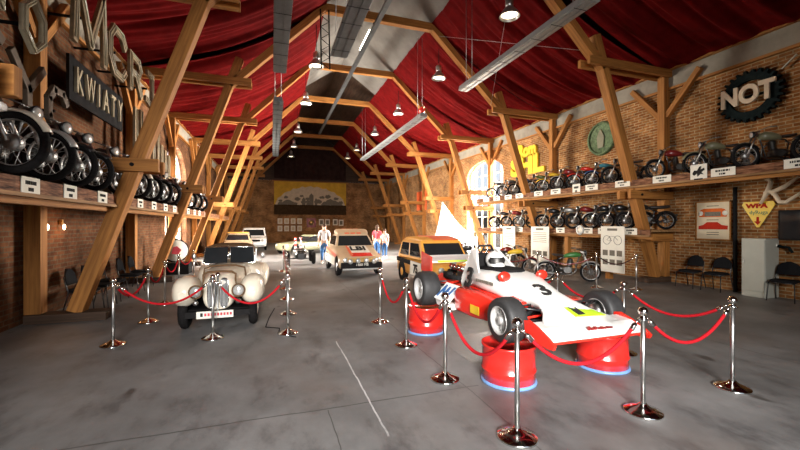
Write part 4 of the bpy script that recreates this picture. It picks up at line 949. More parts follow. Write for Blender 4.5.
for s in (-1, 1):
    race_wheel(RX-.67 if s < 0 else RX+.69, 3.6, .25, .23, s, 'front_wheel'); race_wheel(RX-.76 if s < 0 else RX+.76, 5.69, .275, .30, s, 'rear_wheel')
    m = MB(); xo = RX+s*.57
    for a, b in (((RX+s*.22, 3.75, .78), (xo, 3.62, .80)), ((RX+s*.22, 3.45, .76), (xo, 3.6, .80)), ((RX+s*.24, 3.85, .58), (xo, 3.62, .57)), ((RX+s*.22, 3.42, .58), (xo, 3.6, .57)), ((RX+s*.2, 3.7, .78), (xo-s*.1, 3.62, .58)), ((RX+s*.22, 3.5, .66), (xo, 3.5, .66))): m.tube([a, b], .014, 6)
    m.tube([(RX+s*.3, 3.66, .76), (RX+s*.5, 3.62, .60)], .035, 10); m.build('front_suspension', 'black', rc)
    m = MB(); m.tube([(RX+s*.2, 3.55, .70), (RX+s*.56, 3.54, .68)], .014, 6); m.build('track_rod', 'rpaint', rc)
    m = MB(); m.lathe([(0, 0), (.09, 0), (.10, .03), (.09, .07), (0, .07)], (xo-s*.03, 3.6, .67), (s, 0, 0), 18); m.build('brake', 'steel', rc)
    m = MB()
    for a, b in (((RX+s*.16, 5.6, .8), (RX+s*.64, 5.69, .80)), ((RX+s*.2, 5.1, .6), (RX+s*.62, 5.66, .56)), ((RX+s*.12, 6.1, .58), (RX+s*.62, 5.72, .56)), ((RX+s*.14, 5.9, .9), (RX+s*.5, 5.7, .6))): m.tube([a, b], .014, 6)
    m.build('rear_suspension', 'black', rc)
# decals
text('3', .40, (RX-.378, 4.98, .93), (0, -1, 0), (.25, 0, 1), 'ink', 'side_number', rc, .012, bold=.012)
text('3', .36, (RX-.01, 3.80, .928), (1, 0, 0), (0, .94, .33), 'ink', 'nose_number', rc, .008, bold=.006)
def onc(pts, mat, nm, ext): m = MB(); m.prism(pts, ext); m.build(nm, mat, rc)
onc([(RX-.04, 3.26, .728), (RX+.36, 3.24, .722), (RX+.27, 3.44, .772), (RX-.04, 3.46, .796)], 'lime_g', 'lime_decal', (0, 0, .008))
onc([(RX+.02, 3.28, .742), (RX+.12, 3.28, .742), (RX+.10, 3.42, .792), (RX+.06, 3.37, .78), (RX+.01, 3.43, .795)], 'ink', 'decal_mark', (0, 0, .004))
m = MB()
for i, (a, b) in enumerate(((-.10, .05), (-.06, .03), (-.02, .04), (.03, .025), (.07, .03), (.11, .02), (.15, .025), (.19, .02))): m.box((RX+a, 3.02, .654+b*.3), (.03, .02, b))
m.build('wing_script', 'maroon', rc)
m = MB()
for i in range(9): m.box((RX-.388, 4.74-i*.05, .94), (.01, .032, .04))
m.build('name_marks', 'inkg', rc)
m = MB(); m.box((RX-.607, 4.42, .60), (.008, .22, .11)); m.build('yellow_sticker', 'sign_y', rc)
t = T('racing_helmet', 'white racing helmet with a clear visor resting in the racing car cockpit', 'helmet', (RX-.02, 4.86, 1.06))
m = MB(); m.ell((RX-.02, 4.86, 1.20), (.125, .15, .135), None, 24, 16); m.ell((RX-.02, 4.78, 1.12), (.105, .11, .075), None, 20, 10); m.build('shell', 'white', t)
m = MB()
vr = [[(RX-.02+.128*math.sin(a), 4.86-.152*math.cos(a), z) for a in [(-1.15+2.3*k/14) for k in range(15)]] for z in (1.165, 1.20, 1.24)]
m.ringset(vr, False, False); m.build('visor', 'dullm', t)
m = MB(); m.tube([(p[0], p[1], p[2]) for p in vr[0]], .007, 5); m.tube(vr[2], .007, 5)
for s in (0, -1): m.ell(vr[1][s], (.022, .022, .03))
m.build('visor_trim', 'matt', t)
m = MB(); m.prism([(2.35, 4.2, 0.001), (3.9, 4.2, .001), (3.9, 5.3, .001), (2.35, 5.3, .001)], (0, 0, .012)); tag(m.build('clear_sheet', 'film'), 'thin clear plastic sheet lying on the floor under the racing car', 'sheet')
t = T('small_box', 'small black and white box on the floor behind the far front drum', 'box', (4.25, 4.15, 0)); m = MB(); m.box((4.25, 4.15, .04), (.16, .12, .08)); m.build('body', 'matt', t); m = MB(); m.box((4.25, 4.085, .035), (.14, .012, .04)); m.build('label', 'paper', t)

# ------------------------------------------------------------------ ivory roadster
BX = -.83
t = T('vintage_roadster', 'ivory open touring car with twin upright grilles and folded brown hood', 'car', (BX, 8.6, 0)); rd = t
m = MB(); loft(m, [(6.80, .20, .36, .84), (6.84, .25, .34, .90), (7.0, .285, .34, .94), (7.4, .34, .34, .97), (8.2, .46, .34, .995), (8.5, .56, .34, .99)], BX, 28, 2.7); m.build('bonnet', 'cream', t)
m = MB(); loft(m, [(8.3, .50, .32, .96), (8.5, .64, .30, .97), (9.2, .70, .30, .95), (10.0, .68, .30, .92), (10.6, .58, .36, .84), (10.95, .36, .44, .68)], BX, 28, 3); m.build('body', 'cream', t)
rd.scale = (.92, 1, .97)
for s in (-1, 1):
    m = MB(); loft(m, [(6.72, .06, .56, .68, s*.55), (6.76, .13, .47, .80, s*.55), (6.86, .185, .42, .87, s*.555), (7.05, .21, .41, .90, s*.56), (7.35, .205, .44, .88, s*.56), (7.7, .17, .40, .76, s*.58), (8.1, .13, .30, .56, s*.61), (8.6, .11, .26, .38, s*.63), (9.2, .10, .26, .33, s*.64)], BX, 22, 2.4); m.build('front_wing', 'cream', t)
    m = MB(); loft(m, [(9.15, .05, .30, .42, s*.66), (9.4, .13, .32, .68, s*.67), (9.75, .17, .34, .84, s*.67), (10.1, .16, .36, .82, s*.66), (10.6, .10, .36, .6, s*.6), (10.8, .04, .38, .5, s*.58)], BX, 20, 2.4); m.build('rear_wing', 'cream', t)
    for y, w_ in ((7.1, 'front_wheel'), (9.85, 'rear_wheel')):
        m = MB(); m.torus((BX+s*.57, y, .325), (1, 0, 0), .245, .08, 32, 10); ty = m.build(w_, 'rubber', t)
        m = MB(); m.lathe([(0, 0), (.18, 0), (.17, .04), (.06, .06), (0, .07)], (BX+s*.60, y, .325), (s, 0, 0), 24); m.build('wheel_disc', 'cream', ty)
    m = MB(); m.lathe([(0, -.16), (.06, -.14), (.10, -.06), (.11, .0), (.112, .03), (0, .03)], (BX+s*.34, 6.72, .68), (0, -1, 0), 24); hl = m.build('headlight', 'cream', t)
    m = MB(); m.lathe([(0, .028), (.095, .028), (.085, .05), (.05, .065), (0, .07)], (BX+s*.34, 6.72, .68), (0, -1, 0), 24); m.build('lens', 'lens', hl)
    m = MB(); m.torus((BX+s*.34, 6.69, .68), (0, 1, 0), .104, .012, 24, 8); m.build('bezel', 'tan', hl)
    m = MB(); m.lathe([(0, 0), (.04, 0), (.045, .03), (.03, .05), (0, .055)], (BX+s*.34, 6.72, .50), (0, -1, 0), 16); m.build('horn', 'steel', t)
    # kidney grille: an upright rounded frame holding slats
    gx = BX+s*.098; path = [(gx+.072*math.copysign(abs(math.cos(a))**.6, math.cos(a)), 6.775+.03*max(0, math.sin(a)), .635+.245*math.copysign(abs(math.sin(a))**.6, math.sin(a))) for a in [2*PI*k/24 for k in range(25)]]
    m = MB(); m.tube(path, .007, 6); gr = m.build('grille_frame', 'chrome', t)
    m = MB()
    for i in range(6): m.bar((gx-.052+i*.021, 6.768, .41), (gx-.052+i*.021, 6.768, .86), .006, .012)
    m.build('grille_slats', 'alu', gr)
    m = MB(); m.poly([V(p)+V((0, .004, 0)) for p in path[:-1]]); m.build('grille_back', 'matt', gr)
m = MB(); m.bar((BX, 6.76, .34), (BX, 6.79, .93), .03, .03); m.lathe([(0, 0), (.035, 0), (.035, .012), (0, .012)], (BX, 6.76, .945), (0, -1, .3), 16); m.build('badge_strip', 'chrome', t)
m = MB(); m.tube([(BX+.26, 6.98, .62), (BX+.27, 6.99, .92), (BX+.20, 6.99, .965), (BX, 6.99, .975), (BX-.20, 6.99, .965), (BX-.27, 6.99, .92), (BX-.26, 6.98, .62)], .018, 8); m.build('bonnet_strap', 'tan', t); m = MB(); m.tube([(BX+.40, 7.75, .75), (BX+.37, 7.75, .95), (BX+.2, 7.75, .995), (BX, 7.75, 1.0), (BX-.2, 7.75, .995), (BX-.37, 7.75, .95), (BX-.40, 7.75, .75)], .018, 8); m.build('bonnet_strap', 'tan', t)
m = MB(); m.box((BX-.03, 6.66, .305), (.58, .015, .115)); pl = m.build('number_plate', 'paper', t)
m = MB()
for i in range(9): m.box((BX-.18+i*.05, 6.648, .31), (.034, .004, .045))
m.build('lettering', 'pink', pl); m = MB(); m.box((BX-.24, 6.648, .31), (.04, .004, .06)); m.build('plate_mark', 'ink', pl)
m = MB(); m.box((BX, 6.95, .30), (1.0, .06, .08)); m.box((BX, 8.6, .28), (1.1, 3.6, .10)); m.build('chassis', 'matt', t)
for s in (-1, 1):
    m = MB(); a, b, c, d = V((BX+s*.02, 8.42, .97)), V((BX+s*.53, 8.52, .96)), V((BX+s*.50, 8.62, 1.30)), V((BX+s*.02, 8.54, 1.31)); m.tube([a, b, c, d, a], .014, 6); fr = m.build('windscreen_frame', 'chrome', t)
    m = MB(); m.quad(a, b, c, d); m.build('windscreen', 'glass', fr)
m = MB(); loft(m, [(8.63, .47, 1.27, 1.31), (8.75, .51, 1.2, 1.345), (9.2, .52, 1.0, 1.37), (9.7, .51, .95, 1.32), (10.05, .44, .92, 1.15)], BX, 24, 3.4); m.build('folding_top', 'tan', t)
for s in (-1, 1):
    m = MB(); m.prism([(BX+s*.545, y, h) for y, h in ((8.75, .98), (8.78, 1.25), (9.4, 1.27), (9.5, .98))], (s*.006, 0, 0)); m.build('side_screen', 'glass', t)
m = MB(); m.tube([(BX+.36, 8.8, 1.12), (BX+.2, 8.78, 1.18), (BX-.1, 8.78, 1.18)], .03, 8); m.ell((BX-.05, 8.75, 1.14), (.24, .05, .05)); m.build('dashboard_pad', 'cream', t)
for s in (-1, 1):
    m = MB(); m.tube([(BX+s*.62, 8.5, .95), (BX+s*.70, 8.48, 1.08)], .01, 6); m.ell((BX+s*.70, 8.48, 1.12), (.05, .025, .07)); m.build('side_mirror', 'steel', t)
m = MB(); m.tube([(.35, 6.0, .006), (.1, 6.25, .006), (.12, 6.6, .006), (-.1, 6.75, .006), (-.05, 7.4, .006), (.05, 8.2, .006)], .009, 6); tag(m.build('floor_cable', 'matt'), 'black cable trailing over the floor in front of the roadster', 'cable')

# ------------------------------------------------------------------ small cars (front towards -y)
def car(name, label, x, yf, W_, L, H, belt, hood, tail, paint, pillar, crown=.03, roof_in=.16, rake=.42, hz=.66, wheel_r=.28, wheels=(.55, .62), wx=.08):
    t = T(name, label, 'car', (x, yf+L/2, 0)); hw = W_/2; y = lambda q: yf+q
    m = MB(); loft(m, [(y(0), hw*.90, .34, hz-.06), (y(.05), hw*.97, .26, hz), (y(.25), hw, .22, hz+.04), (y(hood), hw, .20, belt), (y(L-tail), hw, .20, belt+.01), (y(L-.2), hw*.98, .24, belt-.04), (y(L), hw*.9, .34, belt-.16)], x, 28, 5); m.build('body', paint, t)
    y0, y1, y2, y3 = y(hood-.05), y(hood+rake), y(L-tail-.35 if tail > .3 else L-.35), y(L-tail if tail > .3 else L-.1); bw, tw = hw*.95, hw-roof_in
    m = MB(); n = len(m.v)
    Hc = H-crown; B = [V((x-bw, y0, belt-.02)), V((x+bw, y0, belt-.02)), V((x+bw, y3, belt-.02)), V((x-bw, y3, belt-.02))]; Tt = [V((x-tw, y1, Hc-.05)), V((x+tw, y1, Hc-.05)), V((x+tw, y2, Hc-.05)), V((x-tw, y2, Hc-.05))]
    m.v += B+Tt
    for k in range(4): a, b = k, (k+1) % 4; m.face((n+a, n+b, n+4+b, n+4+a))
    m.face((n+4, n+5, n+6, n+7)); m.build('cabin', pillar, t, .03)
    m = MB(); loft(m, [(y1-.05, tw*.94, Hc-.09, Hc-.03), (y1+.1, tw, Hc-.07, Hc+crown*.35), (y1*.75+y2*.25, tw+.005, Hc-.07, H-crown*.15), ((y1+y2)/2, tw+.01, Hc-.07, H), (y1*.25+y2*.75, tw, Hc-.07, H-crown*.2), (y2+.04, tw*.92, Hc-.07, Hc-.03)], x, 28, 9); m.build('roof', paint, t)
    def pane_on(p00, p10, p11, p01, i0, i1, j0, j1, nm, off):
        f = lambda u, v: (p00.lerp(p10, u)).lerp(p01.lerp(p11, u), v)
        pts = [f(i0, j0), f(i1, j0), f(i1, j1), f(i0, j1)]; nn = (pts[1]-pts[0]).cross(pts[3]-pts[0]).normalized()
        if nn.dot(off) < 0: nn = -nn
        m = MB(); m.prism([p+nn*.004 for p in pts], nn*.008); return m.build(nm, 'glass', t)
    pane_on(B[0], B[1], Tt[1], Tt[0], .055, .945, .10, .93, 'windscreen', V((0, -1, .3)))
    for s, (a, b, c, d) in ((-1, (B[0], B[3], Tt[3], Tt[0])), (1, (B[1], B[2], Tt[2], Tt[1]))):
        pane_on(a, b, c, d, .10, .50, .14, .90, 'side_window', V((s, 0, .2))); pane_on(a, b, c, d, .55, .92, .14, .90, 'side_window', V((s, 0, .2)))
    pane_on(B[2], B[3], Tt[3], Tt[2], .08, .92, .15, .9, 'rear_window', V((0, 1, .3)))
    for s in (-1, 1):
        for q, nm in ((wheels[0], 'front_wheel'), (L-wheels[1], 'rear_wheel')):
            m = MB(); m.torus((x+s*(hw-.07), y(q), wheel_r), (1, 0, 0), wheel_r*.76, wheel_r*.24, 28, 10, .085); ty = m.build(nm, 'rubber', t)
            m = MB(); m.lathe([(0, 0), (wheel_r*.62, 0), (wheel_r*.58, .03), (wheel_r*.2, .045), (0, .05)], (x+s*(hw-.03), y(q), wheel_r), (s, 0, 0), 20); m.build('hub_cap', 'yellow' if paint == 'yellow' else 'steel', ty)
            m = MB(); m.lathe([(0, 0), (wheel_r*1.2, 0), (wheel_r*1.2, .012), (0, .012)], (x+s*(hw-.008), y(q), wheel_r+.02), (s, 0, 0), 26); m.build('wheel_arch', 'matt', t)
        m = MB(); m.lathe([(0, -.05), (.085, -.02), (.085, .03), (.06, .045), (0, .05)], (x+s*hw*.72, y(.02), hz-.11), (0, -1, 0), 20); m.build('headlight', 'lens', t)
    return t, y
t, y = car('rally_saloon', 'sand coloured rally saloon with red stripes facing the camera in the middle aisle', 2.84, 12.4, 1.50, 3.5, 1.57, .96, 1.05, .75, 'beige', 'beige', .16, .17, .40, .66, .30)
x = 2.84
m = MB(); m.box((x, y(-.03), .36), (1.40, .10, .24)); m.build('bumper', 'matt', t, .03)
m = MB(); m.box((x, y(-.09), .26), (1.3, .03, .05)); m.build('bumper_strip', 'silverp', t, .01)
m = MB(); m.box((x, y(-.025), .56), (.95, .03, .14)); m.build('grille', 'brass', t)
for i, dx in enumerate((-.40, -.14, .14, .40)):
    m = MB(); m.lathe([(0, -.06), (.07, -.03), (.09, .02), (.07, .05), (0, .055)], (x+dx, y(-.12), .52+(.02 if abs(dx) < .3 else 0)), (0, -1, 0), 18); m.build('spotlight', 'lens', t)
def strip_on(p, q, w, nm, mat, par, n=V((0, 0, 1)), th=.01): m = MB(); m.bar(p, q, w, th, n); return m.build(nm, mat, par)
for dx in (-.22, .0, .22): strip_on((x+dx, y(1.42), 1.40), (x+dx, y(1.70), 1.518), .17, 'roof_stripe', 'orange', t); strip_on((x+dx, y(1.69), 1.517), (x+dx, y(2.1), 1.572), .17, 'roof_stripe', 'orange', t)
for dx in (-.30,): strip_on((x+dx, y(.1), .69), (x+dx-.02, y(1.0), .975), .09, 'bonnet_stripe', 'orange', t)
m = MB(); m.prism([(x-.34, y(.40), .765), (x+.40, y(.40), .765), (x+.36, y(.98), .965), (x-.30, y(.98), .965)], (0, 0, .012)); m.build('bonnet_panel', 'paper', t)
text('LBI', .46, (x+.02, y(.72), .895), (1, 0, 0), (0, 1, .345), 'ink', 'bonnet_letters', t, .008, bold=.015, sx=.95)
m = MB(); m.prism([(x-.30, y(.06), .672), (x+.40, y(.06), .672), (x+.40, y(.38), .758), (x-.30, y(.38), .758)], (0, 0, .014)); m.build('bonnet_red_panel', 'rpaint', t)
text('1480 MB', .12, (x, y(-.085), .40), (1, 0, 0), (0, 0, 1), 'paper', 'number_letters', t, .004)
for s in (-1, 1): m = MB(); m.prism([(x+s*.752, y(.3), .70), (x+s*.752, y(2.9), .86), (x+s*.752, y(3.2), .80), (x+s*.752, y(.9), .60)], (s*.006, 0, 0)); m.build('side_stripe', 'orange', t)
for s in (-1, 1): m = MB(); m.tube([(x+s*.6, y(.1), .62), (x+s*.72, y(.4), .72)], .12, 8); m = MB(); m.prism([(x+s*.753, y(1.0), .30), (x+s*.753, y(3.3), .30), (x+s*.753, y(3.3), .62), (x+s*.753, y(1.0), .58)], (s*.005, 0, 0)); m.build('side_panel', 'paper', t)

t, y = car('rally_hatchback', 'amber and black rally hatchback with a red roof panel behind the racing car', 4.58, 8.75, 1.42, 3.1, 1.38, .76, .80, .12, 'yellow', 'yellow', .09, .09, .36, .66, .27, (.55, .58)); x = 4.58
m = MB(); m.ringset([[(x-.22, y(q), h), (x+.54, y(q), h), (x+.54, y(q), h+.016), (x-.22, y(q), h+.016)] for q, h in ((1.15, 1.285), (1.35, 1.325), (1.62, 1.37), (2.0, 1.38), (2.35, 1.367))], True, True, False); m.build('roof_panel', 'orange', t)
for s in (-1, 1):
    m = MB(); m.prism([(x+s*.712, y(.75), .66), (x+s*.712, y(3.0), .72), (x+s*.712, y(3.0), .58), (x+s*.712, y(.75), .52)], (s*.006, 0, 0)); m.build('black_band', 'matt', t)
    m = MB(); m.prism([(x+s*.716, y(.85), .28), (x+s*.716, y(1.75), .28), (x+s*.716, y(1.70), .68), (x+s*.716, y(.9), .66)], (s*.008, 0, 0)); m.build('door_panel', 'paper', t)
text('75', .34, (x-.73, y(1.28), .46), (0, -1, 0), (0, 0, 1), 'ink', 'door_number', t, .006, bold=.012)
m = MB(); m.box((x, y(-.03), .36), (1.3, .1, .14)); m.build('bumper', 'matt', t, .03)

t, y = car('old_saloon', 'old beige saloon with an amber roof parked behind the roadster', -1.85, 22.3, 1.45, 3.6, 1.30, .85, 1.0, .7, 'beige', 'beige', .06, .16, .45, .70, .30)
m = MB(); m.box((-1.85, y(-.04), .42), (1.4, .08, .12)); m.build('bumper', 'steel', t, .02)
m = MB(); m.box((-1.85, y(1.42), 1.28), (1.1, .12, .07)); m.build('visor_strip', 'yellow', t)
t, y = car('white_estate', 'tall white estate car parked furthest in on the roadster side', -1.2, 27.0, 1.7, 4.2, 1.54, .95, 1.1, .15, 'white', 'white', .06, .15, .45, .80, .32)
m = MB(); m.box((-1.2, y(-.04), .45), (1.6, .08, .14)); m.build('bumper', 'steel', t, .02)
m = MB(); m.box((-1.2, y(-.02), .68), (.9, .05, .14)); m.build('grille', 'matt', t)
t, y = car('green_coupe', 'olive green low car with a black top at the back of the aisle', 1.9, 22.2, 1.6, 3.6, 1.25, .84, 1.5, .8, 'olive', 'matt', .04, .18, .5, .70, .31); t.rotation_euler = (0, 0, -1.0); t.scale = (.9,)*3
# black open wheel special beside the man in white
t = T('open_wheel_special', 'black stripped open wheel car with bare engine, beside the man in white', 'car', (1.2, 17.6, 0)); t.scale = (.82,)*3; x = 1.2
m = MB(); loft(m, [(16.7, .16, .30, .60), (16.8, .26, .26, .70), (17.4, .33, .26, .78), (18.2, .38, .26, .82), (18.7, .26, .3, .75)], x, 20, 3); m.build('body', 'black', t)
m = MB(); m.tube([(x-.3, 18.1, .8), (x-.25, 18.15, 1.2), (x+.25, 18.15, 1.2), (x+.3, 18.1, .8)], .03, 8); m.build('roll_bar', 'black', t)
m = MB(); m.box((x, 16.85, .55), (.4, .12, .34)); m.tube([(x-.62, 16.95, .32), (x+.62, 16.95, .32)], .03, 6); m.build('radiator', 'matt', t, .02)
for s in (-1, 1):
    for yy, nm in ((16.95, 'front_wheel'), (18.45, 'rear_wheel')):
        m = MB(); m.torus((x+s*.66, yy, .32), (1, 0, 0), .23, .09, 26, 10, .10); ty = m.build(nm, 'rubber', t)
        m = MB(); m.lathe([(0, 0), (.16, 0), (.14, .04), (0, .05)], (x+s*.70, yy, .32), (s, 0, 0), 18); m.build('hub', 'steel', ty)
    m = MB(); m.ell((x+s*.28, 16.72, .72), (.09, .07, .09)); m.build('headlight', 'lens', t)

# ------------------------------------------------------------------ visitors
def skin_mesh(name, verts, edges, mat, parent, sub=1, root=0):
    me = bpy.data.meshes.new(name); me.from_pydata([v[0] for v in verts], edges, [])
    ob = bpy.data.objects.new(name, me); C.objects.link(ob)
    sk = ob.modifiers.new('skin', 'SKIN'); sk.use_smooth_shade = True
    for i, v in enumerate(verts):
        d = me.skin_vertices[0].data[i]; r = v[1]; d.radius = r if isinstance(r, tuple) else (r, r); d.use_root = i == root
    sb = ob.modifiers.new('sub', 'SUBSURF'); sb.levels = sub; sb.render_levels = sub
    dg = bpy.context.evaluated_depsgraph_get(); m2 = bpy.data.meshes.new_from_object(ob.evaluated_get(dg)); bpy.data.objects.remove(ob)
    m2.materials.clear(); m2.materials.append(M[mat]); m2.name = name
    for p in m2.polygons: p.use_smooth = True
    o = bpy.data.objects.new(name, m2); C.objects.link(o); o.parent = parent; return o
def person(label, loc, rz, H, top, legs, hairc='hair', stride=.10, arms=(.12, -.08), longhair=False):
    """faces local -y"""
    t = T('person', label, 'person', loc, None, rz); k = H/1.75; s = lambda x, y, z: (x*k, y*k, z*k)
    sp = [((0, 0, .96), (.135, .10)), ((0, .0, 1.12), (.125, .09)), ((0, .0, 1.32), (.15, .10)), ((0, .01, 1.45), (.10, .08)), ((0, 0, 1.53), (.052, .055)), ((0, -.01, 1.60), (.075, .09)), ((0, -.01, 1.70), (.075, .095))]
    def limb(side, leg):
        if leg: d = stride*side; return [((.09*side, 0, .90), .088), ((.10*side, -.03-d*.4, .50), .058), ((.10*side, .02-d, .09), .038), ((.105*side, -.12-d, .035), .034)]
        a = arms[0] if side < 0 else arms[1]; return [((.19*side, 0, 1.42), .052), ((.235*side, .02-a*.3, 1.14), .04), ((.24*side, -.04-a, .90), .030), ((.24*side, -.07-a, .81), (.024, .036))]
    vs, es = list(sp), [(i, i+1) for i in range(6)]
    L = {}
    for side in (-1, 1):
        for leg in (True, False):
            b = len(vs); l = limb(side, leg); vs += l; es += [(0 if leg else 3, b)]+[(b+i, b+i+1) for i in range(len(l)-1)]
            if not leg:   # thumb and four fingers
                h = b+3; hp = vs[h][0]
                for f in range(4):
                    c = len(vs); dy = -.03+.02*f; ln = (.07, .08, .075, .06)[f]; vs += [((hp[0], hp[1]+dy, hp[2]-.03), .0085), ((hp[0]-side*.012, hp[1]+dy-.004, hp[2]-.03-ln), .007)]; es += [(h, c), (c, c+1)]
                c = len(vs); vs += [((hp[0], hp[1]-.045, hp[2]+.01), .010), ((hp[0]-side*.01, hp[1]-.07, hp[2]-.04), .008)]; es += [(h, c), (c, c+1)]
    vs = [(s(*p), tuple(q*k for q in r) if isinstance(r, tuple) else r*k) for p, r in vs]
    body = skin_mesh('body', vs, es, 'skin', t, 1)
    e = .014
    tv = [((0, 0, .93), (.15, .115)), ((0, 0, 1.12), (.14, .105)), ((0, 0, 1.32), (.165, .115)), ((0, .01, 1.45), (.115, .095)), ((0, 0, 1.49), (.07, .07))]; te = [(i, i+1) for i in range(4)]
    for side in (-1, 1):
        l = limb(side, False); b = len(tv); a, c = V(l[0][0]), V(l[1][0]); tv += [(tuple(a), .066), (tuple(a.lerp(c, .8)), .058)]; te += [(3, b), (b, b+1)]
    skin_mesh('shirt', [(s(*p), tuple(q*k for q in r) if isinstance(r, tuple) else r*k) for p, r in tv], te, top, t, 1)
    pv = [((0, 0, .98), (.142, .108)), ((0, 0, .90), (.14, .11))]; pe = [(0, 1)]
    for side in (-1, 1):
        l = limb(side, True); b = len(pv); pv += [(l[0][0], .100), (l[1][0], .072), (tuple(V(l[1][0]).lerp(V(l[2][0]), .92)), .055)]; pe += [(1, b), (b, b+1), (b+1, b+2)]
    skin_mesh('trousers', [(s(*p), tuple(q*k for q in r) if isinstance(r, tuple) else r*k) for p, r in pv], pe, legs, t, 1)
    m = MB(); m.ell(s(0, .012, 1.695), (.088*k, .105*k, .095*k)); 
    if longhair: m.ell(s(0, .07, 1.58), (.085*k, .05*k, .16*k))
    h = m.build('hair', hairc, None); h.parent = t
    for side in (-1, 1):
        l = limb(side, True)[2][0]; m = MB(); m.ell((l[0]*k, (l[1]-.05)*k, .04*k), (.05*k, .135*k, .045*k)); h = m.build('shoe', 'paper', None); h.parent = t
        m = MB(); m.ell(s(.078*side, 0, 1.635), (.012*k, .02*k, .032*k)); h = m.build('ear', 'skin', None); h.parent = t
        m = MB(); m.ell(s(.032*side, -.095, 1.65), (.012*k, .008*k, .008*k)); h = m.build('eye', 'ink', None); h.parent = t
    m = MB(); m.ell(s(0, -.108, 1.615), (.013*k, .02*k, .026*k)); h = m.build('nose', 'skin', None); h.parent = t
    m = MB(); m.ell(s(0, -.095, 1.575), (.026*k, .01*k, .007*k)); h = m.build('mouth', 'pink', None); h.parent = t
    return t
person('person in a white T-shirt and jeans walking away beside the rally saloon', (2.2, 17.0, 0), PI-.15, 1.76, 'shirt', 'jean', 'hair', .16, (.14, -.10))
person('person in a rose red top and jeans standing beyond the rally saloon', (5.12, 18.8, 0), PI*.8, 1.70, 'pink', 'jean', 'hair', .05, (.1, .05), True)
person('shorter person in a white top and blue jeans beside the one in red', (5.55, 18.9, 0), -.5, 1.50, 'shirt', 'jean', 'hair', .05, (.05, .1), True)

# ------------------------------------------------------------------ back wall
t = T('town_banner', 'wide yellow and cream banner with a dark town silhouette on the back wall', 'banner', (3.7, YF-.06, 2.83)); YB = YF-.10
bx0, bx1, bz0, bz1 = .2, 7.25, 2.75, 6.0
m = MB(); m.quad((bx0, YB, bz0), (bx1, YB, bz0), (bx1, YB, bz1), (bx0, YB, bz1)); m.build('cloth', 'bannery', t)
hill = [(bx0+.05+(bx1-bx0-.1)*i/24, 3.6+1.95*math.sin(PI*i/24)**.5+.08*math.sin(i*2.3)) for i in range(25)]
m = MB(); m.prism([(bx0+.05, YB-.01, 3.5)]+[(a, YB-.01, b) for a, b in hill]+[(bx1-.05, YB-.01, 3.5)], (0, -.004, 0)); m.build('pale_hill', 'bannerc', t)
rr = random.Random(4); m = MB()
def blob(cx, cz, r_, sq=.6):
    pts = [(cx+r_*rr.uniform(.7, 1.1)*math.cos(2*PI*k/14), YB-.02-rr.random()*.003, cz+r_*sq*rr.uniform(.6, 1.1)*math.sin(2*PI*k/14)) for k in range(14)]; yy = pts[0][1]; m.prism([(p[0], yy, p[2]) for p in pts], (0, -.002, 0))
for cx, cz, r_ in ((1.0, 3.75, .5), (1.5, 3.95, .55), (2.0, 3.8, .45), (5.2, 3.8, .5), (5.8, 4.0, .65), (6.4, 3.75, .5), (3.0, 4.0, .3), (4.4, 4.05, .4), (1.3, 4.45, .25), (2.4, 4.3, .3), (2.8, 4.6, .22), (4.8, 4.5, .3), (5.4, 4.6, .35), (6.2, 4.4, .3), (3.4, 4.35, .3), (6.7, 4.0, .3), (.8, 4.1, .22)): blob(cx, cz, r_)
m.build('dark_trees', 'inkg', t)
m = MB()
for cx, w_, h_ in ((3.0, .34, .75), (3.4, .3, .6), (3.75, .42, 1.15), (4.2, .26, .7)):
    m.prism([(cx-w_/2, YB-.024, 3.5), (cx+w_/2, YB-.024, 3.5), (cx+w_/2, YB-.024, 3.5+h_), (cx, YB-.024, 3.75+h_), (cx-w_/2, YB-.024, 3.5+h_)], (0, -.002, 0))
m.build('towers', 'inkg', t)
m = MB(); m.prism([(bx0, YB-.03, bz0), (bx1, YB-.03, bz0), (bx1, YB-.03, 3.72), (bx0, YB-.03, 3.72)], (0, -.004, 0)); m.build('dark_foreground', 'bannerd', t)
m = MB(); m.bar((bx0-.15, YB, bz1+.05), (bx1+.15, YB, bz1+.05), .08, .08)
m.build('rail', 'wood', t)
n = 0
for r_ in range(2):
    for c_ in range(4):
        m = MB(); X_, Z_ = .75+c_*.62, 2.1-r_*.72; m.box((X_, YF-.022, Z_), (.44, .04, .54)); o = tag(m.build('wall_picture', 'paper'), 'small framed sheet under the banner, %s row, %s from the dark red picture' % ('upper' if r_ == 0 else 'lower', ordn[3-c_]), 'picture', 'framed sheets under the banner')
        m = MB(); m.box((X_, YF-.045, Z_), (.26, .004, .34)); m.build('lettering', 'bannerc', o)
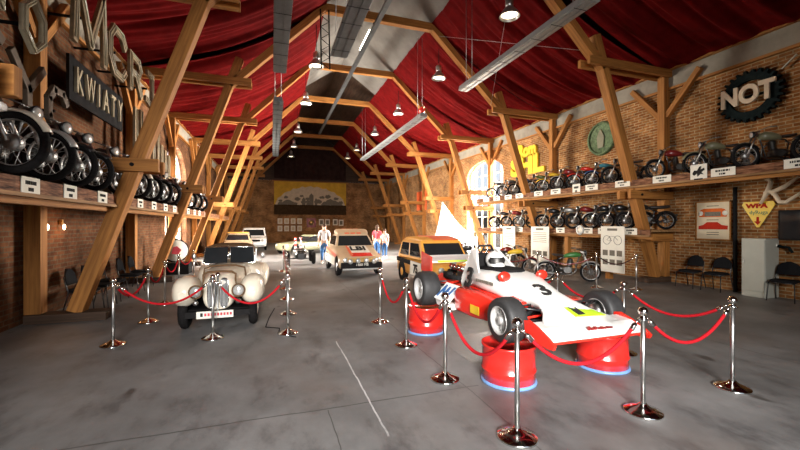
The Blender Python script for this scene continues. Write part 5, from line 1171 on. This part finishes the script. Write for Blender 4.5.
m = MB(); m.box((3.75, YF-.027, 1.95), (.9, .05, .95)); o = tag(m.build('dark_red_picture', 'maroon'), 'dark red picture under the middle of the banner', 'picture'); m = MB(); m.lathe([(0, 0), (.25, 0), (.25, .01), (0, .01)], (3.75, YF-.08, 1.95), (0, -1, 0), 20); m.build('round_mark', 'brass', o)
for i, (X_, Z_) in enumerate(((4.75, 2.0), (5.35, 2.0), (6.15, 2.0), (6.75, 1.95))):
    m = MB(); m.box((X_, YF-.022, Z_), (.48, .04, .62)); o = tag(m.build('wall_picture', 'paper'), 'white framed sheet under the banner, %s from the dark red picture past it' % ordn[i], 'picture', 'framed sheets under the banner')
    m = MB(); m.box((X_, YF-.045, Z_), (.3, .004, .4)); m.build('lettering', 'inkg', o)
for x_, y_, lb in ((1.15, 20.3, 'red and white striped post beyond the roadster ropes'), (1.45, 20.6, 'red and white striped post closer to the man in white')):
    t = T('striped_post', lb, 'post', (x_, y_, 0), 'striped posts')
    m = MB(); m.lathe([(0, 0), (.14, 0), (.14, .03), (.03, .05), (0, .05)], (x_, y_, 0), seg=18); m.build('base', 'matt', t)
    m = MB(); m.lathe([(0, .04), (.045, .04), (.045, 1.0), (0, 1.02)], (x_, y_, 0), seg=12); m.build('shaft', 'paper', t)
    for z_ in (.25, .6, .9):
        m = MB(); m.lathe([(.0475, z_), (.0475, z_+.16)], (x_, y_, 0), seg=12, caps=False); m.build('red_band', 'rpaint', t)
# white tent shape added to stand for the blurred glow by the bright window
t = T('glow_tent', 'white pointed tent shape added for the blurred glow in front of the bright window', 'tent', (9.9, 20.4, 0))
m = MB(); ap = V((9.35, 20.0, 3.05)); bs = [(9.1, 19.5), (10.2, 19.3), (11.3, 19.6), (11.3, 20.6), (10.2, 20.9), (9.1, 20.6)]; rows = []
for i in range(7):
    u = i/6; rows.append([V((x_, y_, .95)).lerp(ap, u)-V((0, 0, .25*math.sin(PI*u))) for x_, y_ in bs])
m.ringset(rows, True, False); m.build('canopy', 'shirt', t)
for x_, y_ in bs:
    m = MB(); m.tube([(x_, y_, 0), (x_, y_, .97)], .03, 6); m.build('pole', 'wood', t)
m = MB(); m.ringset([[V((x_, y_, z)) for x_, y_ in bs] for z in (.12, .5, .95)], True, False); m.build('skirt', 'shirt', t)
